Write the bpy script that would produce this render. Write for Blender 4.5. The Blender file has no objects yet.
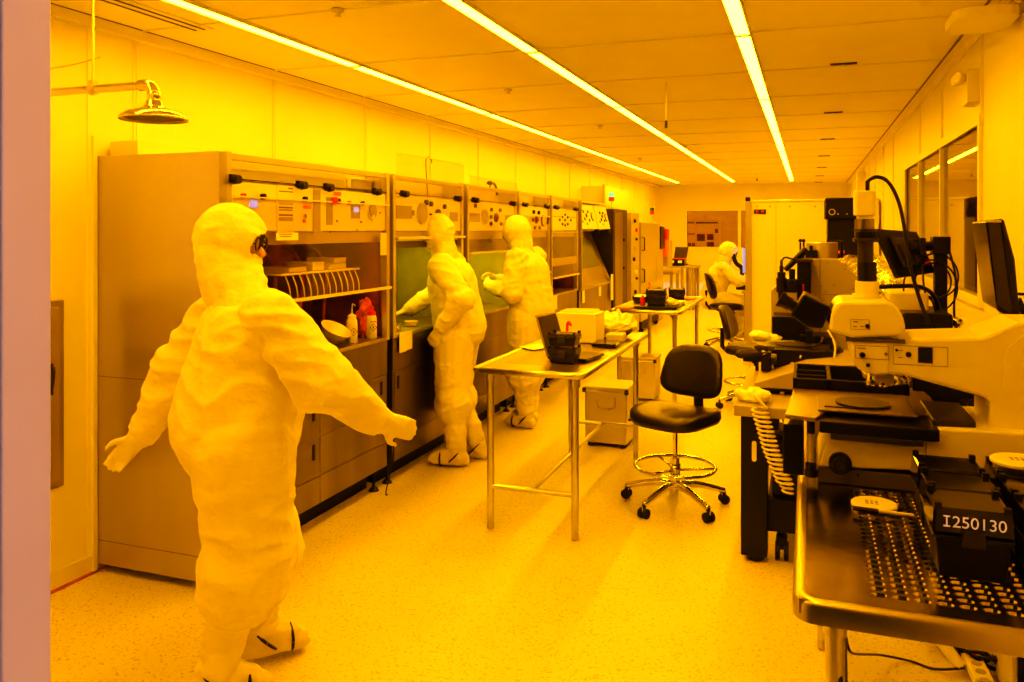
import bpy, bmesh, math, random
from mathutils import Vector, Matrix, noise
random.seed(7)
C = bpy.context.scene.collection
PI = math.pi
# ------------------------------------------------------------------ camera model
TH = math.radians(20.1); F = 810.0; CH = 1.64; V0 = 230.0
ct, st = math.cos(TH), math.sin(TH)
def ray(u, v):
    r = (u-512)/F; h = -(v-V0)/F
    return Vector((r*ct-st, r*st+ct, h))
def PX(u, v, X):
    d = ray(u, v); k = X/d.x; return Vector((X, d.y*k, CH+d.z*k))
def PY(u, v, Y):
    d = ray(u, v); k = Y/d.y; return Vector((d.x*k, Y, CH+d.z*k))
def PZ(u, v, Z):
    d = ray(u, v); k = (Z-CH)/d.z; return Vector((d.x*k, d.y*k, Z))
cam = bpy.data.cameras.new('camera'); camo = bpy.data.objects.new('camera', cam); C.objects.link(camo)
camo.location = (0, 0, CH); camo.rotation_euler = (PI/2, 0, TH)
cam.sensor_width = 36; cam.lens = 36*F/1024; cam.shift_y = -(341-V0)/1024; cam.clip_start = .02
bpy.context.scene.camera = camo
sc = bpy.context.scene
sc.view_settings.view_transform = 'Standard'; sc.view_settings.look = 'None'
sc.view_settings.exposure = 0; sc.view_settings.gamma = 1
sc.view_settings.use_curve_mapping = True
cmap = sc.view_settings.curve_mapping
cmap.use_clip = False; cmap.extend = 'EXTRAPOLATED'
for x_, y_ in ((.04, .022), (.16, .135), (.5, .5)): cmap.curves[3].points.new(x_, y_)
for x_, y_ in ((.012, .001), (.06, .04)): cmap.curves[2].points.new(x_, y_)
cmap.update()
sc.cycles.max_bounces = 14; sc.cycles.diffuse_bounces = 7; sc.cycles.glossy_bounces = 5
sc.cycles.transparent_max_bounces = 16; sc.cycles.use_denoising = True
sc.cycles.caustics_reflective = False; sc.cycles.caustics_refractive = False
sc.cycles.sample_clamp_indirect = 6
w = bpy.data.worlds.new('world'); sc.world = w; w.use_nodes = True
w.node_tree.nodes['Background'].inputs[0].default_value = (.02, .018, .02, 1)
# ------------------------------------------------------------------ materials
def mat(name, col, rough=.5, metal=0, spec=.5, noise_amt=0, nscale=20, bump=0, bscale=60, stretch=None, emis=None, estr=1, alpha=None, coat=0, sheen=0):
    m = bpy.data.materials.new(name); m.use_nodes = True
    nt = m.node_tree; b = nt.nodes['Principled BSDF']
    b.inputs['Base Color'].default_value = (*col, 1); b.inputs['Roughness'].default_value = rough
    b.inputs['Metallic'].default_value = metal; b.inputs['Specular IOR Level'].default_value = spec
    b.inputs['Coat Weight'].default_value = coat
    tc = nt.nodes.new('ShaderNodeTexCoord'); mp = nt.nodes.new('ShaderNodeMapping')
    nt.links.new(tc.outputs['Object'], mp.inputs[0])
    if stretch: mp.inputs['Scale'].default_value = stretch
    if noise_amt:
        n = nt.nodes.new('ShaderNodeTexNoise'); n.inputs['Scale'].default_value = nscale; n.inputs['Detail'].default_value = 5
        nt.links.new(mp.outputs[0], n.inputs['Vector'])
        r = nt.nodes.new('ShaderNodeValToRGB')
        r.color_ramp.elements[0].position = .3; r.color_ramp.elements[1].position = .7
        r.color_ramp.elements[0].color = (*[c*(1-noise_amt) for c in col], 1)
        r.color_ramp.elements[1].color = (*[min(1, c*(1+noise_amt*.6)) for c in col], 1)
        nt.links.new(n.outputs['Fac'], r.inputs[0]); nt.links.new(r.outputs[0], b.inputs['Base Color'])
    if bump:
        n2 = nt.nodes.new('ShaderNodeTexNoise'); n2.inputs['Scale'].default_value = bscale; n2.inputs['Detail'].default_value = 4
        nt.links.new(mp.outputs[0], n2.inputs['Vector'])
        bp = nt.nodes.new('ShaderNodeBump'); bp.inputs['Strength'].default_value = bump; bp.inputs['Distance'].default_value = .02
        nt.links.new(n2.outputs['Fac'], bp.inputs['Height']); nt.links.new(bp.outputs[0], b.inputs['Normal'])
    if emis:
        b.inputs['Emission Color'].default_value = (*emis, 1); b.inputs['Emission Strength'].default_value = estr
    return m
M = {}
M['wall'] = mat('painted_wall_panel', (.80, .78, .72), .42, noise_amt=.04, nscale=2)
M['wall_low'] = mat('wall_batten', (.74, .71, .64), .35)
M['ceil'] = mat('ceiling_panel', (.86, .83, .72), .5, noise_amt=.03, nscale=3)
M['seam'] = mat('ceiling_seam', (.75, .73, .68), .5)
M['seamd'] = mat('dark_seam', (.16, .14, .12), .6)
M['rim'] = mat('satin_steel_rim', (.50, .46, .40), .34, 1, noise_amt=.1, nscale=5)
M['steel'] = mat('stainless_steel', (.62, .60, .57), .28, 1, noise_amt=.12, nscale=9, bump=.03, bscale=40, stretch=(1, .06, 1))
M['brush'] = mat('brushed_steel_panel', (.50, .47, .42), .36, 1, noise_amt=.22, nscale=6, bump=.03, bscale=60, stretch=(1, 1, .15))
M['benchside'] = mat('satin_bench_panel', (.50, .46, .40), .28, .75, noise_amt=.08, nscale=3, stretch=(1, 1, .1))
M['chrome'] = mat('polished_chrome', (.78, .76, .72), .1, 1)
M['brass'] = mat('polished_shower_metal', (.72, .66, .52), .15, 1)
M['alu'] = mat('aluminium_profile', (.60, .57, .51), .35, .8)
M['black'] = mat('black_plastic', (.006, .005, .0045), .35, spec=.35, noise_amt=.1)
M['blackmat'] = mat('black_matte', (.009, .008, .007), .6, spec=.3, noise_amt=.2)
M['blackgloss'] = mat('black_gloss', (.004, .0035, .0035), .12)
M['leather'] = mat('black_vinyl', (.010, .008, .007), .32, bump=.08, bscale=120)
M['rubber'] = mat('black_rubber', (.01, .01, .01), .7)
M['suit'] = mat('cleanroom_fabric', (.80, .76, .65), .62, noise_amt=.05, nscale=8, bump=.6, bscale=11, stretch=(1, 1, 1.6))
M['boot'] = mat('boot_cover_fabric', (.74, .70, .60), .6, noise_amt=.08, nscale=14, bump=.35, bscale=16)
M['glove'] = mat('latex_glove', (.76, .73, .66), .4)
M['skin'] = mat('skin', (.42, .24, .17), .5, noise_amt=.06)
M['white'] = mat('white_plastic', (.78, .76, .70), .35)
M['cream'] = mat('cream_enamel', (.74, .71, .63), .3, noise_amt=.03)
M['creamd'] = mat('warm_grey_enamel', (.34, .31, .26), .4, noise_amt=.04)
M['greycab'] = mat('grey_equipment_enamel', (.37, .345, .30), .45, noise_amt=.04)
M['grey'] = mat('mid_grey_plastic', (.11, .10, .09), .45)
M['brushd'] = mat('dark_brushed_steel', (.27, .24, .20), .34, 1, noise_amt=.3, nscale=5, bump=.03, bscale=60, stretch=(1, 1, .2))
M['mirror'] = mat('polished_steel_top', (.56, .50, .41), .17, 1, noise_amt=.3, nscale=5, bump=.02, bscale=30)
M['stagem'] = mat('anodised_stage', (.22, .19, .155), .35, .6)
M['darkgreen'] = mat('dark_green_window', (.06, .085, .02), .5)
M['adj'] = mat('adjacent_room_glow', (.3, .2, .1), .6, emis=(.6, .24, .01), estr=.22)  # emission painted in as the light of the room next door
M['lapd'] = mat('dull_laptop_screen', (.05, .042, .035), .25)
M['dkgrey'] = mat('dark_grey_metal', (.035, .030, .026), .4, .3, noise_amt=.2)
M['paper'] = mat('paper', (.85, .83, .78), .7)
M['cloth'] = mat('crumpled_wipes', (.84, .82, .77), .8, bump=.5, bscale=20)
M['red'] = mat('red_plastic', (.75, .02, .01), .35)
M['orange'] = mat('orange_plastic', (.85, .16, .03), .5)
M['green'] = mat('green_plastic', (.01, .10, .05), .4)
M['brown'] = mat('hood_liner_brown', (.17, .055, .012), .35, noise_amt=.5, nscale=7)
M['liner'] = mat('hood_liner_green', (.33, .33, .10), .35, noise_amt=.2, nscale=5)
M['linerd'] = mat('hood_liner_orange', (.45, .12, .02), .4, noise_amt=.5, nscale=9)
M['panel'] = mat('control_panel_face', (.86, .84, .76), .4)
M['ink'] = mat('printed_grey', (.20, .18, .16), .6)
M['scr'] = mat('lilac_display', (.1, .1, .1), .4, emis=(.55, .42, .95), estr=.9)
M['scry'] = mat('yellow_display', (.1, .1, .1), .4, emis=(1, .62, .05), estr=1.0)
M['scrb'] = mat('blue_screen', (.1, .1, .1), .4, emis=(.35, .42, 1.0), estr=.75)
M['redled'] = mat('red_digits', (.3, .01, .01), .4, emis=(1, .03, .0), estr=.8)
M['teal'] = mat('teal_lamp', (.05, .6, .5), .4, emis=(.2, 1, .7), estr=.6)
M['foil'] = mat('crinkled_foil', (.8, .78, .75), .22, 1, bump=.9, bscale=30)
M['lilac'] = mat('door_frame_paint', (.60, .49, .47), .35, noise_amt=.05, nscale=3)
M['grille'] = mat('louvre_glow', (.75, .72, .78), .5, emis=(.62, .48, .42), estr=.55)  # glow stands in for the white-lit space behind the louvre
M['chalk'] = mat('white_marker_glow', (.8, .72, .68), .8, emis=(.8, .55, .5), estr=.25)  # marker ink given a faint glow of its own
M['win_room'] = mat('far_room_wall_glow', (.55, .24, .12), .6, emis=(.75, .27, .012), estr=.95, noise_amt=.15, nscale=1.5)  # room light beyond the window is put into the wall's emission
M['win_dark'] = mat('far_room_dark_glow', (.10, .04, .02), .6, emis=(.25, .05, .004), estr=.35)  # dark patches with dimmer emission, same painted room light
M['win_lite'] = mat('far_room_paper_glow', (.6, .35, .2), .6, emis=(.85, .33, .03), estr=.7)  # sheets glow too, carrying the far room's painted light
def light_mat():
    m = bpy.data.materials.new('amber_light_diffuser'); m.use_nodes = True; nt = m.node_tree
    for n in list(nt.nodes): nt.nodes.remove(n)
    o = nt.nodes.new('ShaderNodeOutputMaterial'); e = nt.nodes.new('ShaderNodeEmission')
    e.inputs[0].default_value = (1, .39, .008, 1); e.inputs[1].default_value = 72
    nt.links.new(e.outputs[0], o.inputs[0]); return m
M['light'] = light_mat()
def glass_mat(name, tint, base=.06, rough=.02, power=5, haze=0, hazecol=(.8, .6, .4)):
    m = bpy.data.materials.new(name); m.use_nodes = True; nt = m.node_tree
    for n in list(nt.nodes): nt.nodes.remove(n)
    o = nt.nodes.new('ShaderNodeOutputMaterial'); t = nt.nodes.new('ShaderNodeBsdfTransparent'); g = nt.nodes.new('ShaderNodeBsdfGlossy')
    t.inputs[0].default_value = (*tint, 1); g.inputs['Roughness'].default_value = rough
    lw = nt.nodes.new('ShaderNodeLayerWeight'); lw.inputs['Blend'].default_value = .5
    pw = nt.nodes.new('ShaderNodeMath'); pw.operation = 'POWER'; pw.inputs[1].default_value = power
    fr = nt.nodes.new('ShaderNodeMapRange'); fr.inputs[3].default_value = base*.7; fr.inputs[4].default_value = .92
    nt.links.new(lw.outputs['Facing'], pw.inputs[0]); nt.links.new(pw.outputs[0], fr.inputs[0])
    mx = nt.nodes.new('ShaderNodeMixShader')
    nt.links.new(fr.outputs[0], mx.inputs[0]); nt.links.new(t.outputs[0], mx.inputs[1]); nt.links.new(g.outputs[0], mx.inputs[2])
    last = mx
    if haze:
        d = nt.nodes.new('ShaderNodeBsdfDiffuse'); d.inputs[0].default_value = (*hazecol, 1)
        m2 = nt.nodes.new('ShaderNodeMixShader'); m2.inputs[0].default_value = haze
        nt.links.new(mx.outputs[0], m2.inputs[1]); nt.links.new(d.outputs[0], m2.inputs[2]); last = m2
    nt.links.new(last.outputs[0], o.inputs[0]); return m
M['glass'] = glass_mat('window_glass', (.75, .7, .65), power=2.6)
M['sash'] = glass_mat('amber_sash_acrylic', (.99, .955, .89), haze=.01)
M['sashc'] = glass_mat('clear_sash_acrylic', (.985, .965, .93), haze=.008)
M['greeng'] = glass_mat('green_tinted_glass', (.35, .42, .2), haze=.25, hazecol=(.22, .27, .08))
def floor_mat():
    m = bpy.data.materials.new('speckled_vinyl_floor'); m.use_nodes = True; nt = m.node_tree; b = nt.nodes['Principled BSDF']
    tc = nt.nodes.new('ShaderNodeTexCoord')
    v = nt.nodes.new('ShaderNodeTexNoise'); v.inputs['Scale'].default_value = 95; v.inputs['Detail'].default_value = 2
    nt.links.new(tc.outputs['Object'], v.inputs['Vector'])
    r = nt.nodes.new('ShaderNodeValToRGB'); r.color_ramp.elements[0].position = .33; r.color_ramp.elements[0].color = (.44, .41, .34, 1)
    r.color_ramp.elements[1].position = .42; r.color_ramp.elements[1].color = (.72, .69, .60, 1)
    nt.links.new(v.outputs['Fac'], r.inputs[0])
    n = nt.nodes.new('ShaderNodeTexNoise'); n.inputs['Scale'].default_value = .9; n.inputs['Detail'].default_value = 3
    nt.links.new(tc.outputs['Object'], n.inputs['Vector'])
    mr = nt.nodes.new('ShaderNodeMapRange'); mr.inputs[1].default_value = .3; mr.inputs[2].default_value = .7; mr.inputs[3].default_value = .9; mr.inputs[4].default_value = 1.05
    nt.links.new(n.outputs['Fac'], mr.inputs[0])
    mm = nt.nodes.new('ShaderNodeVectorMath'); mm.operation = 'SCALE'
    nt.links.new(r.outputs[0], mm.inputs[0]); nt.links.new(mr.outputs[0], mm.inputs['Scale'])
    nt.links.new(mm.outputs[0], b.inputs['Base Color'])
    b.inputs['Roughness'].default_value = .38; return m
M['floor'] = floor_mat()
# ------------------------------------------------------------------ mesh builder
class MB:
    def __init__(s): s.bm = bmesh.new()
    def face(s, pts):
        try: s.bm.faces.new([s.bm.verts.new(p) for p in pts])
        except Exception: pass
        return s
    def box(s, x0, x1, y0, y1, z0, z1, R=None, at=None):
        co = [Vector((x, y, z)) for x in (x0, x1) for y in (y0, y1) for z in (z0, z1)]
        if R is not None: co = [R @ p for p in co]
        if at is not None: co = [p+Vector(at) for p in co]
        v = [s.bm.verts.new(p) for p in co]
        for f in ((0,1,3,2),(4,6,7,5),(0,4,5,1),(2,3,7,6),(0,2,6,4),(1,5,7,3)): s.bm.faces.new([v[i] for i in f])
        return s
    def rings(s, rings, cap=True, closed=True):
        vs = [[s.bm.verts.new(p) for p in r] for r in rings]
        n = len(vs[0])
        for a, b in zip(vs, vs[1:]):
            for i in range(n if closed else n-1):
                j = (i+1) % n
                try: s.bm.faces.new((a[i], a[j], b[j], b[i]))
                except Exception: pass
        if cap:
            try: s.bm.faces.new(vs[0][::-1]); s.bm.faces.new(vs[-1])
            except Exception: pass
        return s
    def tube(s, pts, r, seg=12, cap=True, sx=1.0, ref=None):
        pts = [Vector(p) for p in pts]; n = len(pts)
        rs = r if isinstance(r, (list, tuple)) else [r]*n
        rings = []; up = None
        for i, p in enumerate(pts):
            d = (pts[min(i+1, n-1)]-pts[max(i-1, 0)])
            if d.length < 1e-9: d = Vector((0, 0, 1))
            d.normalize()
            if up is None:
                up = Vector(ref) if ref else (Vector((0, 0, 1)) if abs(d.z) < .9 else Vector((0, 1, 0)))
            a = (up-d*up.dot(d))
            if a.length < 1e-6: a = d.orthogonal()
            a.normalize(); b = d.cross(a); up = a
            rings.append([p+(a*math.cos(2*PI*k/seg)+b*math.sin(2*PI*k/seg)*sx)*rs[i] for k in range(seg)])
        return s.rings(rings, cap)
    def cyl(s, p0, p1, r0, r1=None, seg=20): return s.tube([p0, p1], [r0, r0 if r1 is None else r1], seg)
    def lathe(s, prof, c=(0,0,0), seg=28, axis=None, cap=True):
        # prof: (radius, height); axis direction
        ax = Vector(axis or (0, 0, 1)).normalized(); a = ax.orthogonal().normalized(); b = ax.cross(a); c = Vector(c)
        return s.rings([[c+ax*h+(a*math.cos(2*PI*k/seg)+b*math.sin(2*PI*k/seg))*max(r, 1e-4) for k in range(seg)] for r, h in prof], cap)
    def prism(s, poly, vec):
        vec = Vector(vec); poly = [Vector(p) for p in poly]
        a = [s.bm.verts.new(p) for p in poly]; b = [s.bm.verts.new(p+vec) for p in poly]
        n = len(poly)
        s.bm.faces.new(a[::-1]); s.bm.faces.new(b)
        for i in range(n): s.bm.faces.new((a[i], a[(i+1) % n], b[(i+1) % n], b[i]))
        return s
    def ell(s, c, rx, ry, rz, seg=16, ringsn=10, R=None):
        c = Vector(c); rr = []
        for i in range(ringsn+1):
            t = -PI/2+PI*i/ringsn; cr = max(math.cos(t), .001)
            ring = []
            for k in range(seg):
                p = Vector((rx*cr*math.cos(2*PI*k/seg), ry*cr*math.sin(2*PI*k/seg), rz*math.sin(t)))
                if R is not None: p = R @ p
                ring.append(c+p)
            rr.append(ring)
        return s.rings(rr)
    def cap(s, p0, p1, r0, r1, flat=1.0, side=None, seg=16):
        # tapered capsule; cross-section scaled by flat perpendicular to side
        p0, p1 = Vector(p0), Vector(p1); d = (p1-p0); L = d.length; d.normalize()
        a = Vector(side) if side else d.orthogonal(); a = (a-d*a.dot(d)).normalized(); b = d.cross(a)
        rr = []
        N = 5
        for i in range(N+1):
            t = -PI/2+PI/2*i/N; rr.append((p0+d*(r0*math.sin(t)*min(flat, 1)), r0*max(math.cos(t), .02)))
        for i in range(1, 5): rr.append((p0+d*L*i/5, r0+(r1-r0)*i/5))
        for i in range(N+1):
            t = PI/2*i/N; rr.append((p1+d*(r1*math.sin(t)*min(flat, 1)), r1*max(math.cos(t), .02)))
        return s.rings([[c+(a*math.cos(2*PI*k/seg)+b*math.sin(2*PI*k/seg)*flat)*r for k in range(seg)] for c, r in rr])
    def rbox(s, x0, x1, y0, y1, z0, z1, r=.02, seg=4, axis='z'):
        pts = []
        U = {'z': (x0, x1, y0, y1), 'y': (x0, x1, z0, z1), 'x': (y0, y1, z0, z1)}[axis]
        a0, a1, b0, b1 = U; r = min(r, (a1-a0)/2-1e-4, (b1-b0)/2-1e-4)
        for cx, cy, s0 in ((a1-r, b1-r, 0), (a0+r, b1-r, 1), (a0+r, b0+r, 2), (a1-r, b0+r, 3)):
            for i in range(seg+1):
                t = (s0+i/seg)*PI/2; pts.append((cx+r*math.cos(t), cy+r*math.sin(t)))
        if axis == 'z': return s.prism([(a, b, z0) for a, b in pts], (0, 0, z1-z0))
        if axis == 'y': return s.prism([(a, y0, b) for a, b in pts], (0, y1-y0, 0))
        return s.prism([(x0, a, b) for a, b in pts], (x1-x0, 0, 0))
    def build(s, name, m, parent=None, smooth=False, bevel=0, local=False):
        bm = s.bm; bmesh.ops.recalc_face_normals(bm, faces=bm.faces)
        off = Vector((0, 0, 0))
        if parent is not None and not local:
            p = parent
            while p is not None: off += Vector(p.location); p = p.parent
        org = off
        if parent is None and not local:
            xs = [v.co for v in bm.verts]
            if xs: org = Vector(((min(c.x for c in xs)+max(c.x for c in xs))/2, (min(c.y for c in xs)+max(c.y for c in xs))/2, min(c.z for c in xs)))
        bmesh.ops.translate(bm, verts=bm.verts, vec=-org)
        me = bpy.data.meshes.new(name); bm.to_mesh(me); bm.free()
        o = bpy.data.objects.new(name, me); C.objects.link(o); me.materials.append(m)
        if parent is None: o.location = org
        else: o.parent = parent
        if smooth:
            for p in me.polygons: p.use_smooth = True
            if smooth == 'auto':
                es = o.modifiers.new('edge', 'EDGE_SPLIT'); es.split_angle = math.radians(40)
        if bevel:
            bv = o.modifiers.new('bevel', 'BEVEL'); bv.width = bevel; bv.segments = 2; bv.limit_method = 'ANGLE'
        return o
def tag(o, label=None, cat=None, group=None, kind=None):
    if label: o['label'] = label
    if cat: o['category'] = cat
    if group: o['group'] = group
    if kind: o['kind'] = kind
    return o
def thing(name, label, cat, loc=(0,0,0), rz=0, group=None):
    o = bpy.data.objects.new(name, None); C.objects.link(o); o.location = loc; o.rotation_euler = (0, 0, rz)
    o.empty_display_size = .05
    return tag(o, label, cat, group)
def kids(o): return [c for c in bpy.data.objects if c.parent == o]
def copy_tree(o, parent=None, loc=None, rz=None, label=None):
    c = o.copy(); C.objects.link(c)
    if parent is not None: c.parent = parent
    if loc is not None: c.location = loc
    if rz is not None: c.rotation_euler = (0, 0, rz)
    if label: c['label'] = label
    for k in kids(o): copy_tree(k, c)
    return c
def struct(o): o['kind'] = 'structure'; return o
def curve(pts, n=8):
    pts = [Vector(p) for p in pts]; out = []
    for i in range(len(pts)-1):
        p0, p1, p2, p3 = pts[max(i-1, 0)], pts[i], pts[i+1], pts[min(i+2, len(pts)-1)]
        for k in range(n):
            t = k/n
            out.append(.5*((2*p1)+(-p0+p2)*t+(2*p0-5*p1+4*p2-p3)*t*t+(-p0+3*p1-3*p2+p3)*t**3))
    out.append(pts[-1]); return out
def cable(name, label, pts, r=.004, m='black', parent=None, n=8):
    o = MB().tube(curve(pts, n), r, 8).build(name, M[m], parent, smooth=True)
    if parent is None: tag(o, label, 'cable')
    return o
def text_mesh(name, s, size, m, parent, mtx, ext=.0008):
    cu = bpy.data.curves.new(name, 'FONT'); cu.body = s; cu.size = size; cu.extrude = ext; cu.align_x = 'CENTER'; cu.align_y = 'CENTER'
    t = bpy.data.objects.new(name+'_tmp', cu); C.objects.link(t)
    dg = bpy.context.evaluated_depsgraph_get(); me = bpy.data.meshes.new_from_object(t.evaluated_get(dg))
    bpy.data.objects.remove(t); me.transform(mtx); me.name = name
    me.materials.clear(); me.materials.append(m)
    o = bpy.data.objects.new(name, me); C.objects.link(o); o.parent = parent
    return o
# ================================================================== ROOM
XL, XR, YB, YF, ZC = -3.22, .80, 18.6, 1.0, 2.65
struct(MB().box(XL-.1, XR+1.6, -1.5, YB+.1, -.1, 0).build('floor', M['floor']))
b = MB().box(XL-.1, XR+.1, YF-.1, YB+.1, ZC, ZC+.1)
cl = struct(b.build('ceiling', M['ceil']))
b = MB()
for k in range(0, 17):
    y = 1.05+1.08*k
    if y > YB: break
    b.box(XL, XR, y-.009, y+.009, ZC-.006, ZC+.01)
b.build('panel_seams', M['seam'], cl)
b = MB()
for k in range(0, 17):
    y = 1.05+1.08*k
    if y > YB: break
    b.box(XL, XR, y+.009, y+.016, ZC-.002, ZC+.01)
b.build('panel_joints', M['seamd'], cl)
# walls
def battens(b, fixed, lo, hi, y0, pitch, side, z0=0, z1=ZC, skip=None):
    y = y0
    while y < hi:
        if y > lo and not (skip and skip[0] < y < skip[1]):
            b.box(min(fixed, fixed+side*.006), max(fixed, fixed+side*.006), y-.022, y+.022, z0, z1)
            b.box(min(fixed, fixed+side*.011), max(fixed, fixed+side*.011), y-.007, y+.007, z0, z1)
        y += pitch
b = MB().box(XL-.1, XL, YF-.1, YB+.1, 0, ZC)
battens(b, XL, YF, YB, 3.22-1.14*2, 1.14, 1)
b.box(XL, XL+.01, 2.68, 2.74, 0, ZC).box(XL, XL+.006, 2.92, 2.965, 0, ZC)
struct(b.build('wall_left', M['wall']))
# right wall with a three-pane window
WY0, WY1, WZ0, WZ1 = 4.54, 7.77, 1.31, 2.16
b = MB().box(XR, XR+.1, YF-.1, WY0, 0, ZC).box(XR, XR+.1, WY1, YB+.1, 0, ZC).box(XR, XR+.1, WY0, WY1, 0, WZ0).box(XR, XR+.1, WY0, WY1, WZ1, ZC)
battens(b, XR, YF, WY0-.1, 3.48, 1.14, -1); battens(b, XR, WY1+.05, YB, 8.9, 1.14, -1)
for y in (4.50, 5.76, 6.84): battens(b, XR, y-.05, y+.05, y, 9, -1, WZ1, ZC)
struct(b.build('wall_right', M['wall']))
b = MB()
for y0, y1, z0, z1 in ((WY0-.04, WY1+.04, WZ1, WZ1+.05), (WY0-.04, WY1+.04, WZ0-.05, WZ0), (WY0-.04, WY0, WZ0, WZ1), (WY1, WY1+.04, WZ0, WZ1), (5.745, 5.775, WZ0, WZ1), (6.825, 6.855, WZ0, WZ1)):
    b.box(XR-.018, XR+.03, y0, y1, z0, z1)
wn = struct(b.build('window_1', M['wall']))
MB().box(XR+.005, XR+.013, WY0, WY1, WZ0, WZ1).build('glass_pane', M['glass'], wn)
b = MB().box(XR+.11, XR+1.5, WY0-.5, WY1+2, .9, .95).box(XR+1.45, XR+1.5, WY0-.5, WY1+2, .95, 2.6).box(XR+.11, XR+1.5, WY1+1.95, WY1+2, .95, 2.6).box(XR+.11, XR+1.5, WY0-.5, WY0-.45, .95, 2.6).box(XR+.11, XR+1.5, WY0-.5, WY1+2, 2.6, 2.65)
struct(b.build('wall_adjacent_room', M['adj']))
# back wall with amber window
def P18(u, v): return PY(u, v, YB)
a = P18(687, 211); c = P18(737, 247); 
wx0, wx1, wz0, wz1 = a.x, P18(790, 211).x, P18(687, 247).z, P18(687, 211).z
b = MB().box(XL-.1, wx0, YB, YB+.1, 0, ZC).box(wx1, XR+.1, YB, YB+.1, 0, ZC).box(wx0, wx1, YB, YB+.1, 0, wz0).box(wx0, wx1, YB, YB+.1, wz1, ZC)
for u in (684, 739, 795, 822):
    x = P18(u, 200).x
    b.box(x-.02, x+.02, YB-.012, YB, wz1+.02, ZC); b.box(x-.02, x+.02, YB-.012, YB, 0, wz0-.02)
struct(b.build('wall_back', M['wall']))
b = MB()
for x0, x1, z0, z1 in ((wx0-.04, wx1+.04, wz1, wz1+.05), (wx0-.04, wx1+.04, wz0-.06, wz0), (wx0-.05, wx0, wz0, wz1), (wx1, wx1+.05, wz0, wz1), (P18(738,0).x, P18(741,0).x, wz0, wz1)):
    b.box(x0, x1, YB-.02, YB+.05, z0, z1)
wn = struct(b.build('window_2', M['wall']))
MB().box(wx0, wx1, YB+.01, YB+.018, wz0, wz1).build('glass_pane', M['glass'], wn)
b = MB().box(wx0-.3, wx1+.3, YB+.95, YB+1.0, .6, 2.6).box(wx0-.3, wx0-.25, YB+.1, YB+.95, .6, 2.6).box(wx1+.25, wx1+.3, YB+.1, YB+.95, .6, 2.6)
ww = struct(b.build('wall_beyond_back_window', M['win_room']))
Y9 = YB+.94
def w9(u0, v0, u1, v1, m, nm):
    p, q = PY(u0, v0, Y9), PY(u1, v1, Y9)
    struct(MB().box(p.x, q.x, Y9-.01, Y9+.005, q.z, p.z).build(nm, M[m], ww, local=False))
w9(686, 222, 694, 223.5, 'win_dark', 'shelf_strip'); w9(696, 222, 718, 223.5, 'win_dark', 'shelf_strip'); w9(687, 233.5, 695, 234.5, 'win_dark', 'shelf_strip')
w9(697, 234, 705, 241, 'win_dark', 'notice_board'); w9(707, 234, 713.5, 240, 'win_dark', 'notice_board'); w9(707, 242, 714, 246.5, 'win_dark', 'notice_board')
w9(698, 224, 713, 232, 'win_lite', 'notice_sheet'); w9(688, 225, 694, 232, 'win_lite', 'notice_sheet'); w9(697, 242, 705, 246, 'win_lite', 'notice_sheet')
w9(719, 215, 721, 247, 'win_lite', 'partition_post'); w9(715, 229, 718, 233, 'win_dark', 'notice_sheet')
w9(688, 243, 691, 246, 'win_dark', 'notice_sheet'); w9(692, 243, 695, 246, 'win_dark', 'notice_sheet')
# front wall with the doorway the photo is taken through
DX0, DX1 = -1.18, .34
b = MB().box(XL-.1, DX0-.03, YF-.085, YF, 0, ZC).box(DX1+.03, XR+.1, YF-.085, YF, 0, ZC).box(DX0-.03, DX1+.03, YF-.085, YF, 2.2, ZC)
struct(b.build('wall_front', M['wall']))
b = MB().box(DX0-.04, DX0, YF-.088, YF-.0, 0, 2.2).box(DX1, DX1+.04, YF-.088, YF, 0, 2.2).box(DX0, DX1, YF-.088, YF, 2.16, 2.2)
d = struct(b.build('door_1', M['lilac'], bevel=.003))
# ceiling trims, baseboards
struct(MB().box(XL, XL+.05, YF, YB, ZC-.05, ZC).box(XL+.05, XL+.056, YF, YB, ZC-.006, ZC).build('trim_left', M['wall']))
struct(MB().box(XR-.05, XR, YF, YB, ZC-.012, ZC).box(XR-.012, XR, YF, YB, ZC-.06, ZC).build('trim_right', M['wall']))
struct(MB().box(XR-.058, XR-.05, YF, YB, ZC-.008, ZC).build('trim_right_gap', M['seamd']))
struct(MB().box(XL+.056, XL+.062, YF, YB, ZC-.004, ZC).build('trim_left_gap', M['seamd']))
struct(MB().box(XL, XR, YB-.03, YB, ZC-.03, ZC).build('trim_back', M['wall']))
struct(MB().box(XL, XL+.012, YF, YB, 0, .09).build('baseboard_left', M['wall_low']))
struct(MB().box(XR-.012, XR, YF, YB, 0, .09).build('baseboard_right', M['wall_low']))
struct(MB().box(XL, XR, YB-.012, YB, 0, .09).build('baseboard_back', M['wall_low']))
struct(MB().box(XL+.012, XL+.02, YF, YB, 0, .012).build('trim_floor_left', M['linerd']))
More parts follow.
